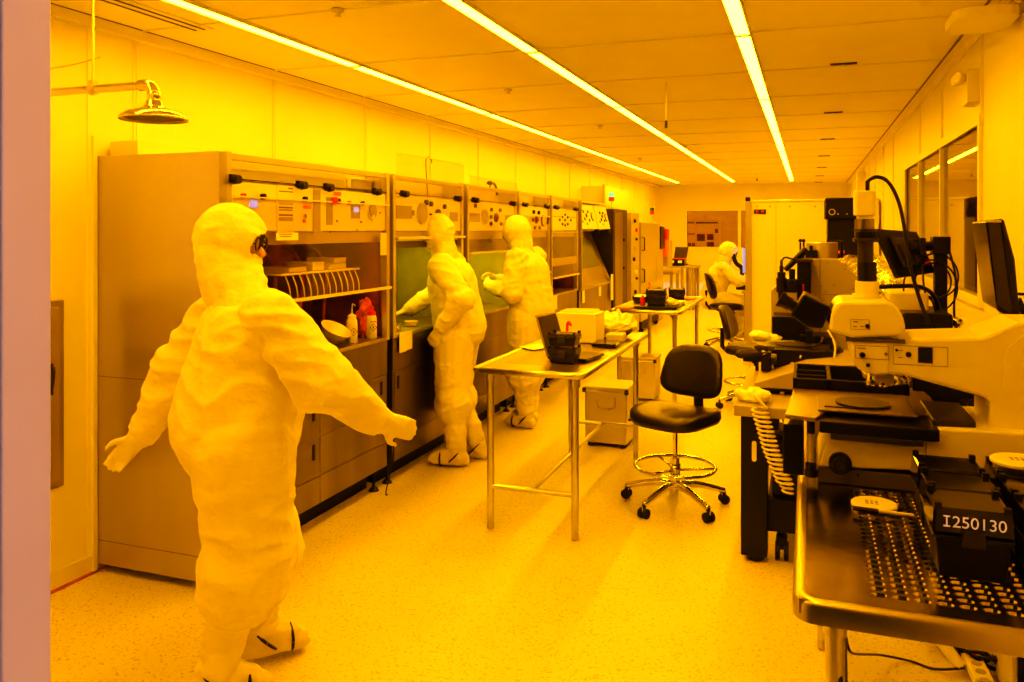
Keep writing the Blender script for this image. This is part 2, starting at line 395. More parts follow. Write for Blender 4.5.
# ---- light strips
names = {0: 'left', 1: 'middle', 2: 'right'}
for li, x in enumerate((-2.585, -1.45, -.315)):
    for k in range(8):
        y0 = 2.14+2.16*(k) if k else 1.25
        y0 = max(1.2, 2.14+2.16*(k-1)); y1 = min(2.14+2.16*k, YB-.12)
        if y1-y0 < .3: continue
        nth = ['first', 'second', 'third', 'fourth', 'fifth', 'sixth', 'seventh', 'eighth'][k]
        r = thing('ceiling_light', f'glowing ceiling strip light, {nth} from the doorway in the {names[li]} row', 'ceiling light', (x, (y0+y1)/2, ZC), group=f'strip lights in the {names[li]} ceiling row')
        MB().box(x-.033, x+.033, y0+.025, y1-.025, ZC-.014, ZC-.006).build('diffuser', M['light'], r)
        MB().box(x-.042, x-.034, y0+.008, y1-.008, ZC-.018, ZC).box(x+.034, x+.042, y0+.008, y1-.008, ZC-.018, ZC).box(x-.034, x+.034, y0+.008, y0+.022, ZC-.018, ZC).box(x-.034, x+.034, y1-.022, y1-.008, ZC-.018, ZC).build('frame', M['white'], r)
# white light of the corridor behind the photographer
def area(name, loc, target, size, power, col):
    l = bpy.data.lights.new(name, 'AREA'); l.energy = power; l.color = col; l.size = size
    o = bpy.data.objects.new(name, l); C.objects.link(o); o.location = loc
    o.rotation_euler = (Vector(target)-Vector(loc)).to_track_quat('-Z', 'Y').to_euler(); return o
o_ = area('corridor_wall_lamp', (.28, .2, 1.25), (-1.19, .955, 1.25), .12, .8, (.9, .66, .9)); o_.data.shape = 'RECTANGLE'; o_.data.size = .12; o_.data.size_y = 2.3; o_.data.spread = math.radians(15)
# ceiling slots and sprinklers
ys = [(845, 64), (835, 111)]
for i in range(7):
    y = 5.3+2.16*i
    r = thing('ceiling_slot_vent', 'small dark slotted fitting in the ceiling right of the right light row, %s from camera' % ['first', 'second', 'third', 'fourth', 'fifth', 'sixth', 'seventh'][i], 'ceiling vent', (.2, y, ZC), group='small slotted ceiling fittings')
    MB().box(.2-.075, .2+.075, y-.018, y+.018, ZC-.008, ZC).build('frame', M['dkgrey'], r)
    MB().box(.2-.06, .2-.01, y-.01, y+.01, ZC-.010, ZC-.006).box(.2+.01, .2+.06, y-.01, y+.01, ZC-.010, ZC-.006).build('slot', M['black'], r)
r = thing('linear_air_vent', 'long twin slot air vent in the ceiling above the shower', 'ceiling vent', (-2.87, 2.7, ZC))
MB().box(-2.93, -2.80, 1.5, 3.3, ZC-.006, ZC).build('frame', M['wall'], r)
MB().box(-2.90, -2.888, 1.52, 3.28, ZC-.009, ZC-.003).box(-2.845, -2.833, 1.52, 3.28, ZC-.009, ZC-.003).build('slot', M['black'], r)
for (u, v, v2, lb) in ((666, 82, 125, 'thin rod with a dark tip hanging from the ceiling beyond the middle light row'), (537, 0, 20, None), (757, 172, 180, 'short thin rod hanging from the ceiling near the back wall')):
    if not lb: continue
    p = PZ(u, v, ZC)
    q = Vector((p.x, p.y, CH-(v2-V0)/(F)*(-p.x*st+p.y*ct)))
    r = thing('ceiling_rod', lb, 'hanging rod', p)
    MB().cyl(p, q+Vector((0, 0, .03)), .003, seg=8).build('rod', M['alu'], r); MB().cyl(q+Vector((0, 0, .03)), q-Vector((0, 0, .02)), .009, seg=10).build('tip', M['dkgrey'], r)
for i, (u, v) in enumerate(((508, 89), (338, 9), (685, 146), (600, 125), (640, 158))):
    p = PZ(u, v, ZC)
    o = MB().lathe([(.03, 0), (.028, -.012), (.01, -.02), (.014, -.035), (.002, -.036)], p).build('sprinkler', M['alu'], smooth=True)
    tag(o, ['small sprinkler on the ceiling between left and middle light rows, nearest the benches', 'small sprinkler on the ceiling above the blurred walker', 'small sprinkler on the ceiling near the far end of the middle row', 'small sprinkler on the ceiling above the standing workers', 'small sprinkler on the ceiling near the far left light row'][i], 'sprinkler')
# ---- safety shower
A = Vector((-2.43, 2.52, 2.215))
r = thing('safety_shower', 'polished emergency shower head on a horizontal pipe from the left wall', 'shower', (-2.43, 2.52, 2.06))
MB().cyl((XL, 2.52, 2.215), (-2.47, 2.52, 2.215), .0165).build('pipe', M['brass'], r, smooth='auto')
MB().tube(curve([(-2.50, 2.52, 2.215), (-2.455, 2.52, 2.213), (-2.434, 2.52, 2.19), (-2.432, 2.52, 2.155)], 5), .023, 16).build('elbow', M['brass'], r, smooth=True)
MB().lathe([(.02, .09), (.026, .085), (.026, .065), (.02, .06), (.03, .05), (.034, .035), (.055, .02), (.10, .008), (.124, -.008), (.131, -.02), (.128, -.024), (.118, -.016), (.05, -.01), (.001, -.008)], (-2.43, 2.52, 2.098), 40).build('shower_head', M['brass'], r, smooth=True)
MB().lathe([(.112, 0), (.112, -.004), (.0, -.004)], (-2.43, 2.52, 2.086), 32).build('spray_plate', M['dkgrey'], r)
b = MB().lathe([(.022, -.012), (.024, -.012), (.024, .012), (.022, .012)], (-2.745, 2.52, 2.215), 20, axis=(1, 0, 0)); b.box(-2.757, -2.733, 2.508, 2.532, 2.205, 2.25)
b.build('pipe_clamp', M['alu'], r); MB().cyl((-2.745, 2.52, 2.24), (-2.745, 2.52, ZC), .005, seg=8).build('hanger_rod', M['alu'], r)
cable('pull_wire', None, [(-3.2, 2.6, 2.33), (-2.95, 2.6, 2.345), (-2.77, 2.58, 2.36)], .003, 'alu', r)
# wall cabinet at left
r = thing('wall_cabinet', 'recessed steel wall cabinet with latch beside the door frame', 'cabinet', (XL, 2.45, .47))
MB().box(XL, XL+.018, 2.1, 2.78, .47, 1.32).build('frame', M['brush'], r, bevel=.003)
MB().box(XL+.018, XL+.026, 2.13, 2.75, .50, 1.29).build('door', M['benchside'], r, bevel=.002)
MB().box(XL+.026, XL+.034, 2.66, 2.71, .90, 1.04).tube(curve([(XL+.03, 2.69, 1.03), (XL+.06, 2.69, 1.02), (XL+.06, 2.68, .93), (XL+.035, 2.68, .9)], 4), .006, 8).build('latch', M['dkgrey'], r)
# emergency light on right wall
p0, p1 = PX(966, 70, XR), PX(974, 107, XR)
yy = p0.y; 
r = thing('emergency_light', 'white wall emergency lamp high on the right wall above the window', 'emergency light', (XR, 4.62, 2.28))
MB().rbox(XR-.06, XR, 4.55, 4.72, 2.27, 2.44, .012, axis='x').build('housing', M['white'], r, bevel=.003)
for dy in (4.60, 4.69):
    l = MB().lathe([(.008, 0), (.02, .01), (.028, .03), (.03, .045), (.022, .046), (.001, .04)], (XR-.06, dy, 2.40), 18, axis=(-1, -.5, .1)).build('lamp', M['white'], r, smooth=True)
# wifi access point
r = thing('access_point', 'flat rounded white wireless box bracketed at the top of the right wall', 'wireless access point', (.66, 3.76, 2.477))
b = MB(); b.rbox(.545, .775, 3.60, 3.92, 2.477, 2.515, .06, 6); b.build('housing', M['white'], r, smooth='auto', bevel=.012)
MB().rbox(.60, .72, 3.69, 3.83, 2.515, 2.531, .01).build('mounting_plate', M['dkgrey'], r)
MB().box(.70, XR, 3.73, 3.79, 2.531, 2.545).box(XR-.01, XR, 3.70, 3.82, 2.50, 2.60).build('bracket', M['alu'], r)
# low louvred return grille on the back wall
p0, p1 = P18(661, 282), P18(712, 297)
r = thing('return_air_grille', 'pale louvred air grille low on the back wall', 'air grille', (p0.x, YB, p1.z))
b = MB().box(p0.x-.02, p1.x+.02, YB-.015, YB, p0.z, p0.z+.03).box(p0.x-.02, p1.x+.02, YB-.015, YB, p1.z-.03, p1.z); b.build('frame', M['wall'], r)
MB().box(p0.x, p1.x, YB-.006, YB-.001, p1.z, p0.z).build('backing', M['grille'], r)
b = MB(); n = 26
for i in range(n):
    x = p0.x+(p1.x-p0.x)*(i+.5)/n; b.box(x-.006, x+.006, YB-.014, YB-.006, p1.z, p0.z)
b.build('slats', M['wall_low'], r)
# small fixtures on right/back corner
p = PX(862, 188, XR)
r = thing('wall_siren', 'small pale wall box with red lamp high in the far right corner', 'wall alarm', (XR, p.y, 2.0))
q0, q1 = PX(857, 178, XR), PX(866, 192, XR)
MB().box(XR-.12, XR, q1.y, q1.y+.35, 2.15, 2.5).build('housing', M['white'], r); MB().cyl((XR-.15, q1.y+.1, 2.1), (XR-.15, q1.y+.1, 2.02), .05).box(XR-.16,XR,q1.y+.06,q1.y+.14,2.1,2.13).build('lamp', M['red'], r)
# ================================================================== WET BENCHES (left side)
XF = -2.50
def yF(u): return PX(u, 230, XF).y
def zF(u, v): return PX(u, v, XF).z
def pbox(parent, name, u0, v0, u1, v1, m, x0=XF, d=.004, bevel=0):
    p, q = PX(u0, v0, x0), PX(u1, v1, x0)
    zt = (PX(u0, v0, x0).z); zb = PX(u1, v1, x0).z
    return MB().box(x0-.002, x0+d, min(p.y, q.y), max(p.y, q.y), min(zt, zb), max(zt, zb)).build(name, M[m], parent, bevel=bevel)
def disc(parent, name, u, v, r, d, m, x0=XF, seg=18, r2=None):
    p = PX(u, v, x0)
    return MB().cyl((x0-.002, p.y, p.z), (x0+d, p.y, p.z), r, r if r2 is None else r2, seg).build(name, M[m], parent, smooth='auto')
def clamp_knob(parent, y, z):
    b = MB().cyl((XF-.01, y, z), (XF+.02, y, z), .016).cyl((XF+.02, y, z), (XF+.05, y, z), .023, .020, 16).box(XF, XF+.02, y-.022, y+.022, z-.004, z+.024)
    return b.build('clamp_knob', M['black'], parent, smooth='auto')
def bench(y0, y1, label, liner='liner', linerx=-3.05, seams=(.73, .30), handles=(), cp=(1.635, 1.865), deck=.965, brushm='brushd', group='wet benches in a row along the left wall', knobs=True):
    r = thing('wet_bench', label, 'wet bench', (-2.85, (y0+y1)/2, 0), group=group)
    g = .012
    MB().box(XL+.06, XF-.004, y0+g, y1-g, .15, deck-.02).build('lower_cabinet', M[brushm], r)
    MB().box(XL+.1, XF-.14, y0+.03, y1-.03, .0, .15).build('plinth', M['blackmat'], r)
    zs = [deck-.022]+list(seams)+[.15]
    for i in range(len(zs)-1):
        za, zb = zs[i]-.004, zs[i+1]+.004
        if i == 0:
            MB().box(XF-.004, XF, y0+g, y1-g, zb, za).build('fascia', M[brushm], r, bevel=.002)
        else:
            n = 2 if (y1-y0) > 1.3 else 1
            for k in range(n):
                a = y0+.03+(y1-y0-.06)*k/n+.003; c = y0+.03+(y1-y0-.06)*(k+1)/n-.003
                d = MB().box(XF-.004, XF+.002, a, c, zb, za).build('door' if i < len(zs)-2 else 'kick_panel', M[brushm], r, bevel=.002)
                if i < len(zs)-2:
                    hy = (a+.045) if n == 1 else (c-.06)
                    MB().box(XF, XF+.006, hy-.012, hy+.012, za-.115, za-.03).build('slot_handle', M['blackmat'], d, bevel=.003)
    # frame
    for y in (y0+.018, y1-.018):
        MB().box(XF-.03, XF+.01, y-.018, y+.018, deck-.02, 2.0).build('frame_post', M['alu'], r, bevel=.002)
    MB().box(XL+.05, XF+.008, y0, y1, deck-.02, deck).build('worktop', M['brush'], r, bevel=.003)
    MB().box(XF-.03, XF+.006, y0+.036, y1-.036, 1.965, 1.995).build('top_rail', M['alu'], r, bevel=.002)
    MB().box(XL+.02, -2.66, y0+.01, y1-.01, 1.62, 1.99).build('plenum_box', M['wall_low'], r, bevel=.003)
    MB().box(XL+.02, XF-.03, y0, y0+.012, deck, 2.0).build('side_panel', M['benchside'], r)
    MB().box(XL+.02, XF-.03, y1-.012, y1, deck, 2.0).build('side_panel', M['benchside'], r)
    MB().box(linerx-.01, linerx, y0+.013, y1-.013, deck, 1.62).box(linerx, XF-.05, y0+.013, y0+.018, deck, 1.62).box(linerx, XF-.05, y1-.018, y1-.013, deck, 1.62).build('hood_liner', M[liner], r)
    c = MB().box(XF-.05, XF-.002, y0+.037, y1-.037, cp[0], cp[1]).build('control_panel', M['panel'], r, bevel=.002)
    MB().box(XF-.07, XF-.02, y0+.037, y1-.037, cp[0]-.07, cp[0]-.004).build('lower_fascia', M['alu'], r, bevel=.003)
    MB().cyl((XF+.004, y0+.03, cp[1]+.012), (XF+.004, y1-.03, cp[1]+.012), .0035, seg=8).build('sash_rail', M['dkgrey'], r)
    if knobs:
        ys = [y0+.13, y1-.13] if y1-y0 < 1.3 else []
        for y in ys: clamp_knob(r, y, cp[1]+.01)
    for y in (y0+.06, y1-.06):
        MB().cyl((XF-.07, y, 0), (XF-.07, y, .02), .035, .02).cyl((XF-.07, y, .02), (XF-.07, y, .15), .009).build('levelling_foot', M['black'], r)
    return r, c
def sash(parent, y0, y1, z0, z1, m, lip=True):
    s = MB().box(XF+.012, XF+.018, y0+.03, y1-.01, z0, z1).build('sash', M[m], parent)
    if lip:
        MB().box(XF+.011, XF+.032, y0+.03, y1-.01, z0, z0+.016).build('sash_lip', M['cream'], s)
    MB().box(XF+.011, XF+.019, y0+.03, y1-.01, z1-.007, z1).build('sash_edge_glint', M['white'], s)  # white strip paints the light caught along the sash's top edge
    return s
# ---- bench 1
Y1a, Y1b = 2.97, 4.55
r1, cp1 = bench(Y1a+.05, Y1b, 'nearest wet bench with amber glass sash, bottles inside, behind the blurred walker', 'brown', seams=(.73, .52, .305))
MB().box(XL+.015, -2.487, Y1a-.003, Y1a+.05, .04, 1.995).build('end_panel', M['benchside'], r1, bevel=.003)
MB().box(XL+.005, XL+.02, Y1a-.03, Y1a-.006, .0, 2.09).build('edge_strip', M['wall'], r1)
MB().box(XL+.03, XL+.20, Y1a+.06, Y1b-.05, 1.99, 2.07).build('duct_box', M['wall_low'], r1)
for z in (.94, .155): MB().box(XL+.02, -2.487, Y1a-.0045, Y1a-.002, z-.002, z+.002).build('panel_joint', M['ink'], r1)
MB().box(-2.66, -2.62, Y1a+.1, 4.25, 1.885, 2.01).build('top_panel', M['wall_low'], r1, bevel=.002)
MB().box(-2.655, -2.60, 4.27, 4.52, 1.895, 1.955).build('cable_box', M['cream'], r1, bevel=.004)
MB().box(-3.0, -2.62, 3.72, 4.1, 1.99, 2.025).build('filter_lid', M['panel'], r1, bevel=.004)
pbox(cp1, 'divider_strip', 313, 189, 320, 233, 'greycab')
for u in (236, 303, 330, 378):
    p = PX(u, {236: 180, 303: 186, 330: 189, 378: 193.5}[u], XF+.03); clamp_knob(r1, p.y, 1.872)
for u, v, rr, m in ((242, 195.5, .010, 'red'), (262, 196.5, .014, 'black'), (304, 199, .013, 'black'), (337, 201, .015, 'black'), (348, 202.5, .009, 'red'), (361.5, 203, .011, 'black'), (337, 221, .007, 'ink'), (361, 222, .007, 'ink'), (330, 232, .004, 'ink'), (357, 230, .004, 'ink'), (380, 213, .006, 'ink')):
    disc(cp1, 'panel_button', u, v, rr, .018 if rr > .008 else .004, m)
disc(cp1, 'emergency_stop', 331.5, 200.5, .017, .03, 'red', r2=.02)
for u in (304, ):
    disc(cp1, 'key_switch', u, 216, .012, .01, 'chrome'); disc(cp1, 'panel_button', u, 221, .010, .008, 'orange')
disc(cp1, 'gauge_bezel', 371.5, 211.5, .048, .012, 'chrome'); disc(cp1, 'gauge_face', 371.5, 210.5, .040, .015, 'creamd'); disc(cp1, 'gauge_dot', 371.5, 217, .014, .017, 'paper')
for a in ((244, 196, 259, 198, 'ink'), (275, 184, 294.5, 236, 'paper'), (277, 190.5, 292.5, 191.8, 'ink'), (287, 190.8-4, 292, 193-4, 'ink'), (277, 197, 293, 197.6, 'greycab'), (277, 207, 292, 208.6, 'ink'), (277, 210, 292, 211.5, 'greycab'), (277, 214, 293, 216.2, 'ink'), (277, 194, 284, 194.5, 'greycab'),
          (325, 197, 334, 225, 'greycab'), (334, 190, 341, 196, 'orange'), (303, 203, 311.5, 207, 'orange'), (350, 203.5, 360, 218.5, 'grey'), (378, 212.5, 381, 213.5, 'ink')):
    pass
def sheet(parent, u0, v0, u1, v1, m, d=.002, nm='printed_sheet'): return pbox(parent, nm, u0, v0, u1, v1, m, XF, d)
sheet(cp1, 277, 185, 294, 233, 'paper', .002)
for k, (dv, m) in enumerate(((4.5, 'ink'), (17, 'greycab'), (20.5, 'ink'), (23, 'greycab'), (28, 'ink'), (31, 'greycab'), (33, 'greycab'))):
    sheet(cp1, 278.5, 186+dv, 292.5, 187.6+dv+.6, m, .003, 'print_line')
sheet(cp1, 288, 187.5, 292.5, 189.5, 'ink', .0035, 'print_line')
sheet(cp1, 245, 196.5, 259, 198, 'ink', .003, 'print_line')
sheet(cp1, 326.5, 197, 332.5, 225, 'creamd', .003, 'printed_strip'); sheet(cp1, 334, 191.5, 341, 196, 'orange', .002, 'warning_label'); sheet(cp1, 303.5, 205, 311, 209, 'orange', .002, 'warning_label')
sheet(cp1, 351, 204, 359.5, 218.5, 'creamd', .004, 'display_plate'); sheet(cp1, 353, 207, 358, 212.5, 'scr', .006, 'display')
sheet(cp1, 250, 200.5, 257, 207.5, 'scr', .005, 'display')
# hanging note below the panel and paper tags
sh = pbox(r1, 'hanging_note', 276, 233, 298, 240, 'paper', XF+.02, .002)
pbox(r1, 'print_line', 279, 233.8, 292, 234.6, 'ink', XF+.022, .001); pbox(r1, 'print_line', 280, 236, 291, 236.8, 'ink', XF+.022, .001)
pbox(r1, 'post_label', 380.5, 233, 386.5, 255, 'paper', XF+.012, .002)
pbox(r1, 'note_tag', 399.5, 333, 406, 351, 'paper', XF+.012, .003); pbox(r1, 'note_tag', 405.5, 332, 412, 348.5, 'paper', XF+.012, .002)
sash(r1, Y1a+.06, Y1b, 1.27, 1.80, 'sash')
# inner shelf of racks and bottles (inside bench 1)
def bottle(y, x, capm, label, z=.965):
    r = thing('wash_bottle', label, 'bottle', (x, y, z))
    MB().lathe([(.030, 0), (.033, .005), (.033, .115), (.030, .135), (.024, .145)], (x, y, z), 24).build('body', M['white'], r, smooth='auto')
    MB().lathe([(.025, .143), (.025, .165), (.012, .172), (.006, .178), (.004, .21)], (x, y, z), 18).build('cap', M[capm], r, smooth='auto')
    MB().tube(curve([(x, y, z+.205), (x+.01, y-.01, z+.235), (x+.035, y-.02, z+.225)], 5), .0035, 8).build('nozzle', M[capm], r, smooth=True)
    d = MB(); c = Vector((x+.034, y, z+.07)); s = .024
    n = Vector((.75, -.66, 0)); t = Vector((.66, .75, 0)); c = Vector((x, y, z+.07))+n*.0338
    pts = [(0, 1), (1, 0), (0, -1), (-1, 0)]
    d.rings([[c+t*a*s+Vector((0, 0, b_*s*1.1)) for a, b_ in pts], [c+t*a*s*.78+Vector((0, 0, b_*s*.86)) for a, b_ in pts]], cap=False)
    d.box(-.004, .004, -.001, .001, -.008, .008, R=Matrix.Rotation(math.atan2(t.y, t.x), 3, 'Z'), at=c+n*.001)
    d.build('hazard_diamond', M['ink'] if capm != 'red' else M['green'], r)
    if capm == 'red':
        MB().box(-.018, .018, -.001, .001, -.003, .003, R=Matrix.Rotation(math.atan2(t.y, t.x), 3, 'Z'), at=c+n*.0008+Vector((0, 0, .036))).build('red_text_band', M['red'], r)
pA, pB = PZ(353, 343, .965), PZ(372, 338, .965)
bottle(PX(352, 340, -2.56).y, -2.56, 'white', 'white squeeze bottle with a white cap standing in the nearest bench')
bottle(PX(371.5, 336, -2.56).y, -2.56, 'red', 'white squeeze bottle with a red cap standing in the nearest bench')
yb = PX(331, 333, -2.60).y
o = MB().lathe([(.05, 0), (.055, .004), (.088, .07), (.094, .075), (.086, .068), (.05, .01), (.001, .008)], (-2.60, yb, .985), 32).build('plastic_bowl', M['white'], smooth='auto'); o.rotation_euler = (.0, .5, 0); o.location.z = 1.005
tag(o, 'round pale plastic bowl tipped on the worktop left of the squeeze bottles', 'bowl')
o = MB().rbox(-2.80, -2.63, PX(362, 330, -2.65).y-.05, Y1b-.08, .965, 1.03, .02).build('tray', M['green'], bevel=.006); tag(o, 'dark green tray behind the squeeze bottles in the nearest bench', 'tray')
# rack shelf inside
zr = 1.40
b = MB(); ya, yb2 = 3.60, 4.40
for y in [ya+i*.05 for i in range(17)]: b.cyl((-2.95, y, zr), (-2.62, y, zr), .004, seg=6)
b.cyl((-2.62, ya, zr), (-2.62, yb2, zr), .006, seg=6).cyl((-2.95, ya, zr), (-2.95, yb2, zr), .006, seg=6)
for i in range(12):
    y = ya+.05+i*.064; b.tube(curve([(-2.63, y, zr), (-2.60, y, zr-.07), (-2.61, y+.02, zr-.14), (-2.66, y+.02, zr-.15)], 3), .004, 6)
o = b.build('wire_rack', M['cream']); tag(o, 'white wire rack shelf behind the amber sash of the nearest bench', 'rack')
for i, (y, w_, h, m) in enumerate(((3.82, .16, .03, 'cream'), (4.02, .12, .05, 'paper'), (4.22, .2, .035, 'cream'), (4.25, .14, .03, 'paper'))):
    z = zr+.006+(.037 if i == 3 else 0)
    o = MB().rbox(-2.86, -2.66, y-w_/2, y+w_/2, z, z+h, .01).build('wafer_tray', M[m], bevel=.004)
    tag(o, ['shallow tray at the left end of the wire rack', 'paper box in the middle of the wire rack', 'wide shallow tray at the right end of the wire rack', 'small tray stacked on the wide tray of the wire rack'][i], 'tray')
for i, (y0_, y1_, z0_, z1_, m, lb) in enumerate(((3.78, 4.05, 1.36+.12, 1.62, 'brown', None),)):
    pass
MB().box(-3.04, -3.0, 3.62, 3.72, 1.45, 1.60).build('switch_box', M['grey'], r1); MB().box(-3.04, -2.98, 3.98, 4.22, 1.42, 1.61).build('control_box', M['linerd'], r1)
for y in (3.45, 3.85, 4.12, 4.38):
    MB().tube(curve([(-3.02, y, 1.55), (-2.9, y, 1.5), (-2.86, y+.03, 1.36), (-2.9, y+.05, 1.12), (-2.9, y+.05, .97)], 5), .012, 8).build('hose', M['linerd'], r1, smooth=True)
o = b_ = MB().ell((0, 0, 0), .05, .06, .12, 28, 18)
for v in b_.bm.verts: v.co *= 1+.35*noise.noise(v.co*25)+.2*noise.noise(v.co*60)
for v in b_.bm.verts: v.co += Vector((-2.61, 4.46, 1.085))
b_.build('crumpled_orange_liner', mat('orange_film', (.55, .10, .015), .35), r1); 
cable('drain_cord', 'thin dark cord hanging at the corner of the nearest bench', [(-2.47, 4.56, .38), (-2.46, 4.54, .2), (-2.46, 4.45, .02), (-2.44, 4.43, .006)], .004, 'black')
# ---- bench 2 .. 5
def panel_std(cp, y0, y1, z0=1.635, h=.23, sx=1.0, ink='ink', reds=True):
    L = y1-y0
    def d(nm, fy, fz, rr, dd, m, r2=None):
        MB().cyl((XF-.003, y0+fy*L, z0+fz*h), (XF+dd, y0+fy*L, z0+fz*h), rr, rr if r2 is None else r2, 18).build(nm, M[m], cp, smooth='auto')
    def q(nm, fa, fb, za, zb, m, dd=.003): MB().box(XF-.003, XF+dd, y0+fa*L, y0+fb*L, z0+za*h, z0+zb*h).build(nm, M[m], cp)
    return d, q
yb2 = (4.60, 5.72); r2, cp2 = bench(*yb2, 'open wet bench with green interior behind the worker with the lowered arm')
d, q = panel_std(cp2, *yb2)
d('gauge_bezel', .38, .52, .075, .012, 'alu'); d('gauge_face', .38, .52, .066, .014, 'creamd'); d('emergency_stop', .60, .50, .040, .014, 'dkgrey'); d('stop_button', .60, .50, .018, .03, 'linerd')
for fy, fz in ((.43, .86), (.50, .82), (.70, .76), (.49, .5)): d('panel_button', fy, fz, .018 if fz > .6 else .007, .016, 'dkgrey')
q('display_plate', .05, .24, .35, .72, 'creamd'); q('print_line', .25, .28, .45, .6, 'ink'); q('display_plate', .80, .92, .3, .6, 'creamd')
for r_, y_ in ((r2, 5.16), ):
    MB().box(-2.95, -2.75, y_-.4, y_+.4, 1.60, 1.618).build('hood_lamp', M['cream'], r_)
    l_ = area('hood_light', (-2.84, y_, 1.59), (-2.86, y_, 1.0), .15, 4.5, (1, .62, .02)); l_.data.shape = 'RECTANGLE'; l_.data.size_y = .15; l_.data.size = .7
sash(r2, yb2[0], yb2[1], 1.58, 2.145, 'sashc')
MB().box(XF-.08, XF-.03, yb2[0]+.04, yb2[1]-.04, 1.52, 1.575).build('inner_baffle', M['grey'], r2)
yb3 = (5.80, 6.93); r3, cp3 = bench(*yb3, 'open wet bench with bright reflected lamp behind the two facing workers')
d, q = panel_std(cp3, *yb3)
d('gauge_bezel', .33, .48, .065, .012, 'alu'); d('gauge_face', .33, .48, .056, .014, 'creamd'); d('emergency_stop', .55, .48, .038, .014, 'dkgrey'); d('stop_button', .55, .48, .016, .03, 'linerd')
for fy, fz in ((.15, .86), (.46, .76), (.64, .76), (.45, .25), (.66, .25), (.45, .5)): d('panel_button', fy, fz, .016, .014, 'dkgrey')
q('display_plate', .04, .24, .3, .6, 'creamd'); q('display_plate', .76, .94, .35, .6, 'creamd')
MB().box(-2.95, -2.75, 6.0, 6.7, 1.60, 1.618).build('hood_lamp', M['cream'], r3)
l_ = area('hood_light', (-2.84, 6.36, 1.59), (-2.88, 6.36, 1.0), .15, 9, (1, .62, .02)); l_.data.shape = 'RECTANGLE'; l_.data.size_y = .15; l_.data.size = .5
sash(r3, yb3[0], yb3[1], 1.45, 2.07, 'sashc')
MB().box(XF-.08, XF-.03, yb3[0]+.04, yb3[1]-.04, 1.46, 1.575).build('inner_baffle', M['grey'], r3)
yb4 = (7.0, 7.93); r4, cp4 = bench(*yb4, 'closed wet bench behind the worker with the long back turned to camera', seams=(.73, .40))
d, q = panel_std(cp4, *yb4)
d('emergency_stop', .55, .45, .036, .014, 'black'); d('stop_button', .55, .45, .016, .03, 'red'); d('gauge_bezel', .78, .42, .055, .012, 'dkgrey'); d('gauge_face', .78, .42, .045, .014, 'cream')
for fy, fz, m in ((.46, .78, 'black'), (.63, .76, 'black'), (.36, .45, 'chrome'), (.42, .44, 'black'), (.94, .35, 'black'), (.95, .5, 'black'), (.5, .12, 'ink'), (.66, .12, 'ink')): d('panel_button', fy, fz, .018, .016, m)
sash(r4, yb4[0], yb4[1], 1.20, 1.78, 'sashc')
yb5 = (8.0, 9.02); r5, cp5 = bench(*yb5, 'slim wet bench with half lowered sash left of the slanted hood', 'brown', seams=(.73, .40))
d, q = panel_std(cp5, *yb5)
for fy, fz in ((.5, .75), (.5, .5), (.5, .25), (.4, .63), (.6, .63), (.4, .3), (.6, .3), (.3, .5), (.72, .5)): d('panel_button', fy, fz, .014, .012, 'grey')
q('print_line', .08, .34, .62, .66, 'creamd'); q('print_line', .66, .94, .62, .66, 'creamd')
MB().box(XF-.04, XF+.004, yb5[0]+.04, yb5[1]-.04, 1.26, 1.34).build('shelf_bar', M['alu'], r5, bevel=.006)
MB().box(XF-.045, XF-.04, yb5[0]+.04, yb5[1]-.04, 1.34, 1.56).build('tinted_window', M['greeng'], r5)
sash(r5, yb5[0], yb5[1], 1.13, 1.62, 'sashc')
pbox(r5, 'post_label', 553.5, 296, 557, 309, 'paper', XF+.012, .002)
# sign tags on posts
# ---- small things in benches 2 and 3
def inbench(y, x=-2.65, z=.966): return Vector((x, y, z))
for i, (y, x, m, h, rr) in enumerate(((4.80, -2.60, 'foil', .05, .05), (4.93, -2.68, 'white', .03, .06), (5.10, -2.62, 'cream', .035, .05), (4.76, -2.74, 'chrome', .10, .03))):
    o = MB().lathe([(rr*.8, 0), (rr, .004), (rr, h), (rr*.92, h), (rr*.8, .008), (.001, .006)], (x, y, .966), 24).build(['foil_dish', 'petri_dish', 'petri_dish', 'steel_beaker'][i], M[m], smooth='auto')
    tag(o, ['crumpled foil dish by the corner post of the green bench', 'shallow white dish nearest the reaching hand in the green bench', 'cream dish right of the reaching hand in the green bench', 'small steel beaker at the back left of the green bench'][i], 'dish' if i < 3 else 'beaker')
r = thing('goose_faucet', 'small curved tap at the left of the green bench worktop', 'tap', (-2.72, 4.86, .966))
MB().cyl((-2.80, 4.86, .966), (-2.80, 4.86, 1.0), .02).build('base', M['chrome'], r); MB().tube(curve([(-2.80, 4.86, 1.0), (-2.80, 4.86, 1.08), (-2.76, 4.86, 1.12), (-2.71, 4.86, 1.10), (-2.70, 4.86, 1.06)], 5), .008, 8).build('spout', M['chrome'], r, smooth=True)
# power cord hoops on top of the sashes
cable('sash_cord', 'dark cord looping above the raised sash of the green bench', [PX(432, 163, -2.6), PX(430, 158, -2.6), PX(426, 160, -2.6), PX(427, 185, -2.6), PX(428, 199, -2.55)], .004, 'dkgrey')
r = thing('gas_fitting', 'small black valve fitting above the second raised sash', 'valve', PX(490, 183, -2.6))
p = PX(490, 183, -2.60); MB().ell(p, .03, .035, .02).build('body', M['black'], r, smooth=True); MB().tube(curve([p, p+Vector((0, .1, 0)), p+Vector((0, .16, -.05)), p+Vector((0, .17, -.1))], 4), .012, 8).build('spout', M['black'], r, smooth=True); MB().cyl(p, (p.x, p.y, 2.0), .006).build('stem', M['dkgrey'], r)
